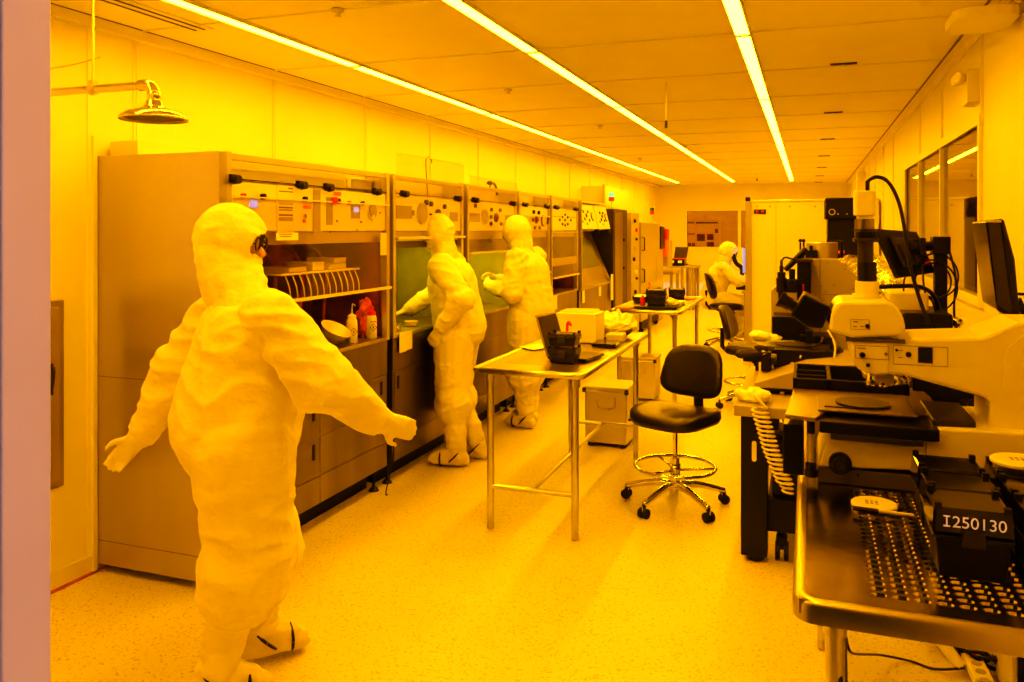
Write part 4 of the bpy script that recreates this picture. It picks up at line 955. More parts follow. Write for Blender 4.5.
# wafer boxes in rows
GB = 'black wafer boxes in two rows on the perforated table'
wafer_box('black wafer box marked I250130 in white, front of the left row', .325, 2.0, RH, .155, .145, .150, .0, GB, text='I250130')
wafer_box('black wafer box in the middle of the left row behind the marked one', .332, 2.145, RH, .155, .145, .150, 0, GB)
wafer_box('black wafer box at the back of the left row against the microscope', .330, 2.305, RH, .155, .145, .150, 0, GB)
wafer_box('black wafer box at the back of the right row, under a round white lid', .498, 2.325, RH, .145, .145, .145, 0, GB)
wafer_box('second black wafer box of the right row at the picture edge', .498, 2.17, RH, .145, .145, .145, 0, GB)
def wafer_case(label, x, y, z, R=.06, rz=0):
    r = thing('round_wafer_case', label, 'wafer case', (x, y, z))
    MB().lathe([(R*.9, 0), (R, .003), (R, .009), (R*.94, .012), (R*.9, .0115), (.001, .0115)], (x, y, z), 40).build('case', M['white'], r, smooth='auto')
    b = MB()
    for k in range(3):
        for j in range(3): b.box(x-.022+.012*k, x-.014+.012*k, y-.014+.012*j, y-.008+.012*j, z+.0118, z+.0122)
    b.build('handwriting', M['ink'], r)
    return r
wafer_case('round white wafer case lying on the perforated table top', .165, 2.365, RH, .058)
wafer_box('third black wafer box of the right row, nearest the table front', .498, 2.015, RH, .145, .145, .145, 0, GB)
wafer_case('round white wafer case resting on the right row of black boxes', .495, 2.33, RH+.157, .066)
def pen(label, a, c, capc='black'):
    a, c = Vector(a), Vector(c); r = thing('marker_pen', label, 'pen', (a+c)/2)
    m = a+(c-a)*.42
    MB().cyl(a, m, .006).build('cap', M[capc], r, smooth='auto'); MB().cyl(m, c, .0055).build('barrel', M['cream'], r, smooth='auto')
pen('pen with dark cap lying across the round case on the table', PZ(853, 508, RH+.016), PZ(914, 516, RH+.010), 'dkgrey')
pen('pale pen lying on top of the right row of boxes', (.49, 2.24, RH+.163), (.58, 2.18, RH+.163), 'cream')
# ================================================================== MICROSCOPE
r = thing('microscope', 'large cream inspection microscope with camera tower and black eyepieces', 'microscope', (.35, 2.7, RH))
YA, WA = 2.58, .24
def pp(pts, Y): return [PY(u, v, Y) for u, v in pts]
# C-shaped stand: arm + column
arm = pp([(849, 338), (982, 337), (1019, 322), (1040, 320)], YA)
xr = .775
top_z = PY(1024, 321, YA).z
poly = pp([(850, 340), (982, 337), (1018, 322)], YA)+[Vector((xr, YA, top_z))]+[Vector((xr, YA, RH+.01))]
lower = pp([(990, 486), (990, 404), (985, 398), (905, 376), (884, 374), (862, 370), (852, 362)], YA)
lower[0].z = RH+.01
MB().prism([tuple(p) for p in poly]+[tuple(p) for p in lower], (0, WA, 0)).build('arm_and_column', M['cream'], r, bevel=.010)
# raised shoulder panel on the column
sp = pp([(1001, 392), (1006, 350), (1030, 330)], YA-.004)
MB().prism([tuple(p) for p in sp]+[(xr, YA-.004, sp[2].z), (xr, YA-.004, sp[0].z)], (0, .005, 0)).build('column_panel', M['cream'], r)
# base
YBs = 2.53
bp_ = pp([(830, 424), (945, 430), (945, 467), (818, 467)], YBs)
base = MB().prism([tuple(pp([(831, 424)], YBs)[0]), tuple(pp([(990, 431)], YBs)[0]), (xr, YBs, pp([(990, 431)], YBs)[0].z), (xr, YBs, pp([(990, 468)], YBs)[0].z), tuple(pp([(818, 467)], YBs)[0])], (0, .34, 0)).build('base', M['cream'], r, bevel=.006)
q = pp([(816, 467), (816, 486)], YBs)
MB().box(q[0].x+.004, xr, YBs+.006, YBs+.33, RH+.001, q[0].z).build('plinth', M['grey'], r, bevel=.003)
b = MB(); p = PY(926, 430, YBs); b.box(p.x-.001, p.x+.001, YBs-.001, YBs+.002, q[0].z, p.z); b.build('base_seam', M['ink'], r)
p = PY(840, 462, YBs)
k = MB().lathe([(.030, 0), (.031, .004), (.031, .022), (.024, .024), (.022, .04), (.018, .042), (.001, .042)], (p.x, YBs, p.z), 32, axis=(0, -1, 0)).build('focus_knob', M['black'], r, smooth='auto')
MB().lathe([(.012, 0), (.012, .003), (.001, .003)], (p.x, YBs-.042, p.z), 20, axis=(0, -1, 0)).build('knob_cap', M['dkgrey'], k)
p = PY(858, 475, YBs); MB().cyl((p.x, YBs+.004, p.z), (p.x, YBs, p.z), .004).build('screw', M['black'], r)
# head
hd = pp([(829, 331), (852, 338), (900, 336), (906, 331), (904, 319), (898, 307), (888, 302), (841, 302), (836, 305), (832, 313)], YA-.02)
MB().prism([tuple(p) for p in hd], (0, .28, 0)).build('head', M['cream'], r, bevel=.014)
MB().box(PY(846, 345, YA).x, PY(905, 345, YA).x, YA-.006, YA+.02, PY(846, 341, YA).z, PY(846, 337, YA).z).build('head_seam', M['grey'], r)
# nose block and turret
nb = pp([(850, 343), (852, 362), (860, 371), (875, 376), (889, 375), (889, 343)], YA-.005)
MB().prism([tuple(p) for p in nb], (0, .25, 0)).build('nose_block', M['cream'], r, bevel=.008)
def small(u0, v0, u1, v1, m, nm='label_plate', Y=YA, d=.002):
    a, c = PY(u0, v0, Y), PY(u1, v1, Y); return MB().box(a.x, c.x, Y-d, Y+.002, c.z, a.z).build(nm, M[m], r)
small(918, 347, 932.5, 363, 'black', 'switch_plate', d=.003)
def frame_px(u0, v0, u1, v1, Y, m='grey'):
    a, c = PY(u0, v0, Y), PY(u1, v1, Y); b = MB(); w_ = .0011
    b.box(a.x, c.x, Y-.0012, Y, a.z-w_, a.z).box(a.x, c.x, Y-.0012, Y, c.z, c.z+w_).box(a.x, a.x+w_, Y-.0012, Y, c.z, a.z).box(c.x-w_, c.x, Y-.0012, Y, c.z, a.z)
    b.build('panel_outline', M[m], r)
frame_px(855, 345, 889, 360, YA-.005); frame_px(893, 345, 948, 367, YA); frame_px(850.5, 319, 869.5, 330, YA-.02)
for u, v, rr, Y, m in ((862.5, 355, .0085, YA-.005, 'black'), (886, 354, .005, YA-.005, 'ink'), (908.5, 354.5, .008, YA, 'black'), (896.5, 350, .004, YA, 'black'), (867.5, 326, .0065, YA-.02, 'black'), (868, 365, .006, YA-.005, 'black')):
    p = PY(u, v, Y); MB().cyl((p.x, Y+.001, p.z), (p.x, Y-.008, p.z), rr, rr*.85).build('button', M[m], r, smooth='auto')
small(857, 347, 866, 349.5, 'greycab', 'printed_text', YA-.005, .001); small(853, 321, 858, 322.5, 'ink', 'printed_text', YA-.02, .001); small(853, 326, 857, 327.2, 'ink', 'printed_text', YA-.02, .001); small(860, 326, 864, 327, 'ink', 'printed_text', YA-.02, .001); small(898, 350, 903, 351, 'ink', 'printed_text', YA, .001); small(898, 357, 903, 358, 'ink', 'printed_text', YA, .001)
tc = PY(884, 377, 2.70)
tur = MB().lathe([(.055, .02), (.065, .0), (.058, -.018), (.03, -.03), (.001, -.03)], (tc.x, 2.70, tc.z+.01), 32, axis=(.12, -.1, 1)).build('turret', M['alu'], r, smooth='auto')
for (u, v, tilt_) in ((872, 378, (-.12, -.1)), (882.5, 379, (0, -.1)), (893, 377, (.15, -.1)), (902, 375, (.4, .1))):
    p = PY(u, v-4, 2.66); a = Vector((tilt_[0], tilt_[1], -1)).normalized()
    MB().lathe([(.013, -.02), (.0155, 0), (.0165, .003), (.0165, .024), (.0145, .027), (.0145, .033), (.009, .038), (.001, .038)], p, 24, axis=a).build('objective', M['chrome'], r, smooth='auto')
# stage
zs = 1.100
st_ = [PZ(785, 414, zs), PZ(816, 418, zs), PZ(829, 408, zs), PZ(925, 413, zs), PZ(947, 419, zs), PZ(930, 396, zs), PZ(921, 388, zs), PZ(795, 384, zs)]
st_ = [Vector((p.x, p.y, 0)) for p in st_]
MB().prism([(p.x, p.y, zs-.012) for p in st_], (0, 0, .012)).build('stage_plate', M['stagem'], r, bevel=.003)
MB().box(.03, .34, 2.50, 2.86, zs-.045, zs-.012).build('stage_carriage', M['black'], r, bevel=.003)
MB().box(.06, .30, 2.50, 2.84, zs-.062, zs-.045).build('stage_rail', M['dkgrey'], r, bevel=.003)
MB().box(.16, .30, 2.6, 2.8, RH+.14, zs-.06).build('stage_support', M['black'], r)
pl = PZ(860, 398, zs)
MB().rbox(pl.x-.13, pl.x+.14, 2.58, 2.82, zs, zs+.006, .01).build('stage_insert', M['stagem'], r, bevel=.002)
MB().lathe([(.075, 0), (.078, .003), (.078, .007), (.001, .007)], (pl.x, 2.70, zs+.006), 48).build('wafer_chuck', M['dkgrey'], r, smooth='auto')
MB().box(pl.x-.11, pl.x-.01, 2.62, 2.632, zs+.006, zs+.009).build('slot', M['black'], r)
MB().rbox(.33, .44, 2.56, 2.84, zs-.02, zs+.004, .01).build('stage_wing', M['dkgrey'], r, bevel=.003)
# drive handle left below the stage
MB().box(PY(783, 430, 2.52).x, PY(804, 430, 2.52).x, 2.52, 2.60, PY(783, 474, 2.52).z, PY(783, 424, 2.52).z).build('drive_box', M['black'], r, bevel=.004)
p = PY(811, 430, 2.53)
MB().cyl((p.x, 2.53, p.z+.03), (p.x, 2.53, PY(811, 475, 2.53).z), .009).build('drive_shaft', M['alu'], r, smooth='auto')
MB().lathe([(.014, 0), (.018, .003), (.018, .02), (.015, .022), (.016, .04), (.010, .044)], (p.x, 2.53, PY(811, 475, 2.53).z-.005), 24).build('drive_knob', M['black'], r, smooth='auto')
MB().lathe([(.011, 0), (.011, .035)], (p.x, 2.53, PY(811, 433, 2.53).z), 20).build('drive_collar', M['black'], r)
# eyepiece unit
ey = pp([(803.6, 294), (832, 308), (822, 329), (806, 327), (790, 315), (797, 305)], 2.60)
MB().prism([tuple(p) for p in ey], (0, .16, 0)).build('eyepiece_box', M['black'], r, bevel=.006)
dp = pp([(803, 321), (822, 323), (822, 328), (808, 326)], 2.598); MB().prism([tuple(p) for p in dp], (0, .004, 0)).build('box_recess', M['blackmat'], r)
for yy in (2.635, 2.715):
    a, c = PY(798, 309, yy), PY(782, 300, yy); d = (c-a).normalized()
    e_ = MB(); e_.cyl(a-d*.01, a+d*.025, .017).cyl(a+d*.025, a+d*.05, .020, .022).cyl(a+d*.05, a+d*.062, .025, .026); e_.build('eyepiece', M['black'], r, smooth='auto')
a, c = PY(826, 318, 2.68), PY(838, 312, 2.68); MB().cyl(a, c, .035).build('eyepiece_mount', M['black'], r)
# camera tower
def tower(u, Y, segs):
    for nm, v0_, v1_, wpx, m, kind in segs:
        p, q_ = PY(u, v0_, Y), PY(u, v1_, Y); rr = wpx/2/F*(-p.x*st+Y*ct)
        if kind == 'r': MB().cyl(p, q_, rr, seg=32).build(nm, M[m], r, smooth='auto', bevel=.002)
        else: MB().rbox(p.x-rr, p.x+rr, Y-rr, Y+rr, q_.z, p.z, .012).build(nm, M[m], r, bevel=.003)
tower(867, 2.70, (('tower_foot', 281, 297, 22, 'cream', 'r'), ('tower_foot_flange', 294, 298, 27, 'cream', 'r'), ('lower_tube', 262, 281, 18, 'black', 'r')))
tower(865.5, 2.70, (('upper_tube', 242, 262, 15, 'dkgrey', 'r'), ('clamp_plate', 238, 242, 23, 'dkgrey', 'b'), ('clamp_block', 231.5, 238, 20, 'black', 'b'), ('clamp_ring', 229, 231.5, 22, 'dkgrey', 'r')))
tower(864.5, 2.70, (('silver_ring', 219, 229, 18.5, 'brushd', 'r'), ('camera_neck', 215.5, 219, 15, 'cream', 'r'), ('camera_body', 191, 215.5, 20, 'cream', 'b')))
p = PY(867.5, 190, 2.70)
MB().cyl((p.x, 2.70, p.z-.004), (p.x, 2.70, p.z+.028), .006).build('cable_plug', M['black'], r)
cable('camera_cable', None, [PY(867.5, 186, 2.70), PY(869, 180, 2.70), PY(878, 177, 2.70), PY(889, 183, 2.72), PY(899, 203, 2.78), PY(905, 232, 2.84), PY(910, 265, 2.88), PY(920, 300, 2.9), PY(932, 332, 2.9)], .0058, 'black', r)
# ---- black caddy tray behind the stage
r = thing('black_caddy', 'black compartment tray behind the microscope stage', 'tray', (.1, 3.05, 1.09))
cz = 1.075
MB().rbox(.0, .30, 2.92, 3.30, RH+.001, cz, .01).build('instrument_box', M['greycab'], None, bevel=.005)
o = [x for x in bpy.data.objects if x.name == 'instrument_box'][0]; tag(o, 'grey control box under the black compartment tray behind the stage', 'control box')
r.location = (.1, 3.1, cz)
b = MB(); X0, X1, Y0, Y1 = -.05, .31, 2.93, 3.26
b.box(X0, X1, Y0, Y1, cz, cz+.01).box(X0, X1, Y0, Y0+.012, cz, cz+.06).box(X0, X1, Y1-.012, Y1, cz, cz+.06).box(X0, X0+.012, Y0, Y1, cz, cz+.06).box(X1-.012, X1, Y0, Y1, cz, cz+.06).box(.06, .075, Y0, Y1, cz, cz+.06).box(X0, .06, 3.04, 3.05, cz, cz+.055).box(X0, .06, 3.14, 3.15, cz, cz+.055)
b.build('tray', M['blackmat'], r, bevel=.004)
# ---- stuff behind the microscope
r = thing('computer_case', 'black computer case seen through the opening of the microscope stand', 'computer', (.45, 3.2, RH))
MB().box(.33, .54, 3.02, 3.14, RH, 1.17).build('case', M['black'], r, bevel=.005)
p0, p1 = PY(958, 398, 3.015), PY(978, 405, 3.015)
MB().rbox(p0.x, p1.x, 3.012, 3.02, p1.z, p0.z, .004, axis='y').build('badge_plate', M['dkgrey'], r)
cable('stand_cable', 'dark cable slanting behind the opening of the microscope stand', [PY(962, 400, 2.95), PY(968, 408, 2.95), PY(975, 425, 2.95), Vector((.47, 2.95, RH+.004))], .004, 'dkgrey')
o = MB().box(PY(888, 300, 3.3).x, PY(928, 300, 3.3).x, 3.28, 3.46, PY(888, 312, 3.3).z-.04, PY(888, 292, 3.3).z).build('white_box', M['cream'], bevel=.006); tag(o, 'cream instrument box behind the microscope head', 'instrument box'); 
zb_ = o.location.z
o = MB().box(PY(900, 300, 3.22).x, PY(950, 300, 3.22).x, 3.15, 3.47, 1.17, PY(900, 311, 3.22).z-.0).build('black_monitor_box', M['black'], bevel=.008); tag(o, 'black boxy instrument behind the microscope arm', 'instrument box'); o.name = 'instrument_case'
# pole with monitor arm
px_ = PY(944, 260, 3.32)
r = thing('monitor_pole', 'black post with looped cables holding the tilted monitor', 'monitor arm', (px_.x, 3.38, RH))
PXX = px_.x
MB().box(PXX-.022, PXX+.022, 3.49-.1, 3.49-.056, RH, PY(944, 238, 3.39).z).build('post', M['black'], r, bevel=.004)
MB().box(PXX-.06, PXX+.06, 3.36, 3.48, RH, RH+.012).build('post_base', M['black'], r, bevel=.003)
pz_ = PY(944, 246, 3.39).z
MB().box(PXX-.03, PXX+.03, 3.37, 3.45, pz_-.03, pz_+.035).cyl((PXX-.02, 3.39, pz_), (PXX-.09, 3.37, pz_-.005), .018).cyl((PXX-.09, 3.37, pz_-.005), (PXX-.13, 3.36, pz_-.012), .024).box(PXX-.075, PXX-.055, 3.35, 3.39, pz_-.035, pz_+.03).build('swivel_arm', M['black'], r, bevel=.003)
for i, rr in enumerate((.075, .06, .09)):
    c0 = Vector((PXX-.02-.01*i, 3.375-.006*i, pz_-.11-.02*i))
    MB().tube([c0+Vector((math.cos(t)*rr, .01*math.sin(2*t), math.sin(t)*rr*1.1)) for t in [2*PI*k/32 for k in range(33)]], .0035, 6, cap=False).build('cable_loop', M['black'], r, smooth=True)
# tilted monitor: seen from behind
r = thing('monitor', 'black monitor tilted back on the post, rear side visible', 'monitor', (PXX-.13, 3.36, pz_-.1))
q0 = [PY(876, 228.5, 3.30), PY(917, 231.5, 3.42), PY(936, 272, 3.42), PY(899, 278, 3.30)]
nrm = (q0[1]-q0[0]).cross(q0[3]-q0[0]).normalized()
if nrm.y > 0: nrm = -nrm
MB().prism(q0, -nrm*.02).build('panel_housing', M['black'], r, bevel=.004)
cen = sum(q0, Vector())/4
MB().prism([cen+(p-cen)*.97-nrm*.02 for p in q0], -nrm*.002).build('screen', M['blackgloss'], r)
hp = [cen+(p-cen)*.62 for p in q0]; MB().prism(hp, nrm*.018).build('rear_hump', M['dkgrey'], r, bevel=.006)
for f_ in (.25, .5, .75):
    a = q0[0].lerp(q0[3], .35).lerp(q0[1].lerp(q0[2], .35), f_); c = q0[0].lerp(q0[3], .75).lerp(q0[1].lerp(q0[2], .75), f_)
    MB().tube([a+nrm*.02, c+nrm*.02], .004, 6).build('rib', M['black'], r)
MB().box(-.01, .01, -.004, .004, -.012, .012, at=cen+(q0[2]-cen)*.55+nrm*.02).build('red_connector', M['red'], r)
# right monitor, side-on
r = thing('monitor', 'black monitor turned side-on at the right, beside the window', 'monitor', (.6, 3.1, 1.25))
YM = 2.95
fr = [PY(973, 222, YM), PY(988, 219, YM), PY(1001, 322, YM), PY(985, 310, YM)]
th = Vector((.02, .0, 0))
MB().prism([tuple(PY(973, 221, YM)), tuple(PY(986, 219, YM+.0)), tuple(PY(1003, 320, YM)), tuple(PY(985, 311, YM))], (.02, .35, 0)).build('panel_housing', M['blackgloss'], r, bevel=.005)
MB().prism([tuple(PY(986, 218, YM)), tuple(PY(992, 219, YM)), tuple(PY(1003, 260, YM)), tuple(PY(1008, 318, YM)), tuple(PY(1000, 322, YM))], (.02, .34, 0)).build('rear_shell', M['black'], r, bevel=.008)
MB().prism([tuple(PY(976, 224, YM-.003)), tuple(PY(988, 222, YM-.003)), tuple(PY(1000, 315, YM-.003)), tuple(PY(986, 306, YM-.003))], (0, .002, 0)).build('side_bezel', M['dkgrey'], r)
b = MB()
for k in range(6):
    p = PY(975+2.6*k, 220.5, YM-.004); b.box(p.x-.003, p.x+.003, YM-.005, YM-.001, p.z-.006, p.z+.002)
bb_ = MB()
for k in range(5):
    p = PY(987+3*k, 313+2*k, YM-.004); bb_.tube([p, p+Vector((.012, 0, -.008))], .003, 6)
b.build('chrome_trim', M['alu'], r); bb_.build('chrome_edge', M['alu'], r)
MB().tube([PY(1003, 300, YM+.15), PY(1012, 320, YM+.15), Vector((PY(1012, 320, YM+.15).x, YM+.15, RH+.01))], .02, 10).box(.55, .74, 3.0, 3.25, RH, RH+.015).build('stand', M['black'], r)
r.location.x += .04; r.location.y += .03
cable('monitor_cable', 'black cable arching from the side-on monitor toward the right wall', [PY(1006, 293, 3.0), PY(1012, 290, 3.0), PY(1018, 294, 3.05), Vector((.78, 3.1, 1.42)), Vector((.786, 3.2, 1.25)), Vector((.786, 3.25, .95))], .005, 'black')
cable('monitor_cable', 'second black cable with a plug hanging right of the side-on monitor', [PY(1007, 295, 3.02), PY(1014, 299, 3.02), PY(1019, 308, 3.02), PY(1021, 316, 3.05), Vector((.76, 3.12, 1.2)), Vector((.76, 3.2, RH+.01))], .004, 'black')
cable('post_cable', 'thick black cable sagging behind the microscope head toward the post', [PY(878, 287, 3.2), PY(900, 286, 3.2), PY(920, 287, 3.25), PY(933, 295, 3.3), PY(939, 312, 3.33), Vector((PXX-.01, 3.36, 1.2))], .008, 'black')
cable('post_cable', 'thin black cable hanging beside the post to the table', [Vector((PXX+.03, 3.4, pz_-.02)), Vector((PXX+.05, 3.4, pz_-.12)), Vector((PXX+.045, 3.4, pz_-.25)), Vector((PXX+.06, 3.38, 1.15)), Vector((PXX+.08, 3.36, RH+.005))], .004, 'black')
cable('post_cable', 'curved dark cable dropping from the tilted monitor', [cen+nrm*.03+Vector((.03, 0, -.05)), PY(925, 292, 3.3), PY(933, 303, 3.3), PY(937, 325, 3.3), Vector((PXX-.02, 3.33, 1.18))], .0035, 'black')
r = thing('brass_fitting', 'shiny metal valve fitting behind the microscope column', 'valve', PY(957, 322, 3.3))
p = PY(957, 322, 3.3); MB().ell(p, .022, .02, .018).ell(p+Vector((-.02, 0, .0)), .014, .014, .014).cyl(p-Vector((.0, 0, .01)), p-Vector((-.02, 0, .06)), .008).cyl(p, (p.x, p.y, RH), .006).build('valve_body', M['chrome'], r, smooth='auto')
# floor clutter under the foreground table
r = thing('power_strip', 'white power strip with red switch on the floor under the foreground table', 'power strip', (.6, 3.3, 0))
a, c = PZ(953, 640, .03), PZ(992, 676, .03)
a, c = PZ(968, 655, .02), PZ(985, 690, .02)
d = (c-a).normalized(); n_ = Vector((-d.y, d.x, 0))
MB().prism([a+n_*.032, a-n_*.032, c-n_*.032, c+n_*.032], (0, 0, .035)).build('body', M['white'], r, bevel=.006)
cm = a+d*.06; MB().prism([cm+n_*.012+Vector((0,0,.035)), cm-n_*.012+Vector((0,0,.035)), cm+d*.03-n_*.012+Vector((0,0,.035)), cm+d*.03+n_*.012+Vector((0,0,.035))], (0, 0, .006)).build('switch', M['red'], r)
for k in range(3):
    cm = a+d*(.13+.06*k)+Vector((0, 0, .035)); MB().cyl(cm, cm+Vector((0, 0, .002)), .018).build('socket', M['greycab'], r)
o = MB().tube([PZ(938, 637, .10), PZ(962, 668, .03)], .022, 12).build('white_tube', M['white'], smooth='auto'); tag(o, 'white tube leaning on the floor beside the power strip', 'tube'); 
r = thing('computer_tower', 'dark computer tower with pale edge on the floor at the right wall', 'computer', (.6, 2.9, 0))
MB().box(.665, .78, 3.15, 3.45, .0, .42).build('case', M['black'], r, bevel=.006)
MB().rbox(.645, .665, 3.155, 3.445, .01, .41, .03, axis='x').build('front_bezel', M['cream'], r, bevel=.006)
cable('floor_cable', 'thin black cable crossing the floor from the table leg to the power strip', [Vector((.06, 1.82, .75)), Vector((.075, 1.84, .55)), PZ(846, 640, .3), PZ(852, 653, .2), PZ(880, 655, .05), PZ(910, 661, .008), PZ(935, 669, .008), PZ(965, 668, .04)], .0045, 'black')
for i, (cu, cv, rr, seed) in enumerate(((975, 657, .09, 1), (990, 663, .11, 2), (962, 652, .08, 3), (1003, 668, .09, 4), (946, 648, .07, 5))):
    c0 = PZ(cu, cv, .01); random.seed(seed)
    pts = [c0+Vector((math.cos(t*1.0)*rr*(1+.2*math.sin(2.3*t)), math.sin(t)*rr*(.8+.2*math.cos(1.7*t)), .012+.05*math.sin(t*1.3)**2+.006*i)) for t in [k*.55 for k in range(26)]]
    o = MB().tube(curve(pts, 3), .007, 6).build('cable_coil', M['black'], smooth=True)
    tag(o, 'tangled coil of black cable on the floor under the foreground table', 'cable', 'tangled black cable coils under the foreground table')
# ================================================================== SECOND INSTRUMENT TABLE (black legs)
TZ = .775
r = thing('instrument_table', 'black-legged vibration table with grey top behind the microscope', 'table', (.2, 5.2, 0))
tx = PZ(732, 403, TZ)
BX0, BX1, BY0, BY1 = -.345, .76, 4.13, 6.1
MB().box(BX0, BX1, BY0, BY1, TZ-.052, TZ).build('tabletop', M['creamd'], r, bevel=.004)
lx0, lx1 = PZ(741, 557, 0).x, PZ(767, 557, 0).x
MB().box(-.315, -.19, 4.16, 4.28, .03, TZ-.055).build('leg', M['black'], r, bevel=.004)
MB().rbox(-.262, -.24, 4.155, 4.163, .50, .60, .009, axis='y').build('leg_slot', M['cream'], r)
MB().cyl((-.25, 4.22, 0), (-.25, 4.22, .03), .04).build('foot', M['dkgrey'], r)
MB().box(-.19, .02, 4.20, 5.9, .15, .31).build('base_frame', M['blackmat'], r, bevel=.004)
MB().box(-.17, .02, 4.25, 4.35, .31, .62).build('isolator', M['black'], r, bevel=.004)
MB().box(.5, .72, 4.16, 4.28, .03, TZ-.055).build('leg', M['black'], r, bevel=.004); MB().box(-.315, -.19, 5.9, 6.03, .0, TZ-.055).build('leg', M['black'], r); MB().box(.5, .72, 5.9, 6.03, .0, TZ-.055).build('leg', M['black'], r)
MB().box(.02, .5, 4.2, 4.26, .2, .3).build('cross_beam', M['black'], r)
for y in (4.25,):
    c_ = MB().cyl((-.125, y, .12), (-.125, y, .155), .02).box(-.15, -.10, y-.03, y+.03, .06, .12).build('caster_bracket', M['blackmat'], r)
    MB().cyl((-.155, y, .045), (-.133, y, .045), .045).cyl((-.115, y, .045), (-.093, y, .045), .045).build('caster_wheel', M['rubber'], c_, smooth='auto')
# bracket and cables below the top
for i, (x, s) in enumerate(((-.12, 1), (-.05, 2), (0.0, 3))):
    cable('table_cable', None, [(x, 4.17, TZ-.055), (x+.03, 4.15, TZ-.14), (x-.02*s, 4.16, TZ-.2), (x+.05, 4.18, TZ-.1), (x+.08, 4.17, TZ-.2)], .005, 'dkgrey', r)
# coiled cord
r = thing('coiled_cord', 'white coiled cord hanging off the black-legged table', 'cord', (-.18, 4.1, .7))
pts = []
P0, P1, P2 = PY(759, 408, 4.11), PY(771, 450, 4.08), PY(789, 493, 4.06)
turns = 18
for k in range(turns*10):
    f = k/(turns*10.); c0 = P0.lerp(P1, f*2) if f < .5 else P1.lerp(P2, f*2-1)
    rr = .037 if f < .9 else .026
    t = 2*PI*turns*f
    pts.append(c0+Vector((math.cos(t)*rr, math.sin(t)*rr*.8, 0)))
MB().tube(pts, .0058, 7).build('coil', M['cream'], r, smooth=True)
e0 = PZ(742, 400, TZ+.03)
MB().tube(curve([pts[0], P0+Vector((-.01, 0, .05)), PY(757, 398, 4.2), PY(750, 396, 4.25), PY(738, 397, 4.28)], 5), .008, 8).build('cord_tail', M['cream'], r, smooth=True)
crumple('crumpled_glove', 'crumpled white glove on the near corner of the black-legged table', 'glove', (-.26, 4.25, TZ), .085, .06, .04, 'cloth', 14, .4)
# inspection station wedge base
r = thing('inspection_station', 'black and cream probe station with wedge base and stage arm', 'instrument', (.1, 4.7, TZ))
YW = 4.45
wd = [PY(754, 391, YW), PY(754.5, 383, YW), PY(806, 368, YW), PY(880, 362, YW), PY(880, 391, YW)]
zb = TZ+.035
wd[0].z = zb; wd[4].z = zb
MB().prism([tuple(p) for p in wd], (0, .55, 0)).build('wedge_base', M['creamd'], r, bevel=.005)
MB().box(wd[0].x+.02, wd[4].x-.02, YW+.02, YW+.5, TZ+.018, zb).build('black_plinth', M['black'], r)  # black band below the wedge base
for x in (wd[0].x+.14, wd[4].x-.1): MB().cyl((x, YW+.04, TZ), (x, YW+.04, zb), .014).build('foot', M['alu'], r)
# black mechanism on the wedge
def pbx(u0, v0, u1, v1, Y, D, m, nm, bev=.004, par=None):
    a, c = PY(u0, v0, Y), PY(u1, v1, Y); return MB().box(a.x, c.x, Y, Y+D, c.z, a.z).build(nm, M[m], par or r, bevel=bev)
pbx(774, 349, 835, 373, 4.75, .3, 'black', 'mechanism')
pbx(761, 352, 771, 372, 4.70, .08, 'black', 'adjuster_block'); pbx(765, 346, 768, 353, 4.72, .03, 'dkgrey', 'adjuster_pin')
p = PY(766, 357, 4.68); MB().cyl(p, p-Vector((0, .04, 0)), .022).build('adjuster_knob', M['black'], r, smooth='auto')
p = PY(792.5, 364, 4.74); MB().cyl(p, p-Vector((0, .02, 0)), .014).build('chrome_knob', M['chrome'], r, smooth='auto'); pbx(784, 368, 791, 371, 4.72, .03, 'red', 'red_tab')
p = PY(771, 359, 4.72); MB().cyl(p+Vector((.03, 0, 0)), p+Vector((.0, 0, 0)), .03).build('side_wheel', M['dkgrey'], r, smooth='auto')
b = MB(); c0 = PY(798, 347, 4.95)
b.rings([[(c0.x+math.cos(t)*.24*k, 4.93+math.sin(t)*.14*k, c0.z+dz) for t in [2*PI*i/32 for i in range(32)]] for k, dz in ((.94, -.03), (1, -.02), (1, .0), (.95, .012), (.3, .016), (.02, .016))]).build('oval_stage', M['black'], r, smooth='auto')
MB().lathe([(.11, 0), (.11, .004), (.001, .004)], (c0.x-.01, 4.93, c0.z+.016), 32).build('chuck', M['dkgrey'], r)
for (a_, b_) in (((828, 330), (834, 360)), ((822, 338), (812, 347)), ((792, 352), (800, 358))):
    MB().tube(curve([PY(a_[0], a_[1], 4.8), PY((a_[0]+b_[0])/2+4, (a_[1]+b_[1])/2, 4.76), PY(b_[0], b_[1], 4.74)], 6), .006, 6).build('cable', M['cream'] if a_[0] != 822 else M['black'], r, smooth=True)
for u, v in ((829, 340), (827, 353), (833, 346)):
    p = PY(u, v, 4.8); MB().cyl(p, p-Vector((0, .03, 0)), .02).build('fitting', M['black'], r, smooth='auto')
# support column of the stage down to the base & optics column
pbx(806, 330, 813, 350, 4.98, .06, 'black', 'optics_column')
a, c = PY(738, 354, 4.9), PY(762, 353, 4.9)
MB().cap(a+Vector((.012, 0, 0)), c, .026, .030, seg=14).build('arm_pad', M['leather'], r, smooth=True)
MB().box(a.x+.03, c.x+.08, 4.88, 4.92, c.z-.05, c.z-.02).cyl((a.x+.09, 4.9, c.z-.02), (a.x+.09, 4.9, c.z-.075), .012).build('arm_bracket', M['black'], r)
MB().box(a.x+.03, a.x+.09, 4.88, 4.93, c.z-.072, c.z-.06).build('arm_clip', M['cream'], r)
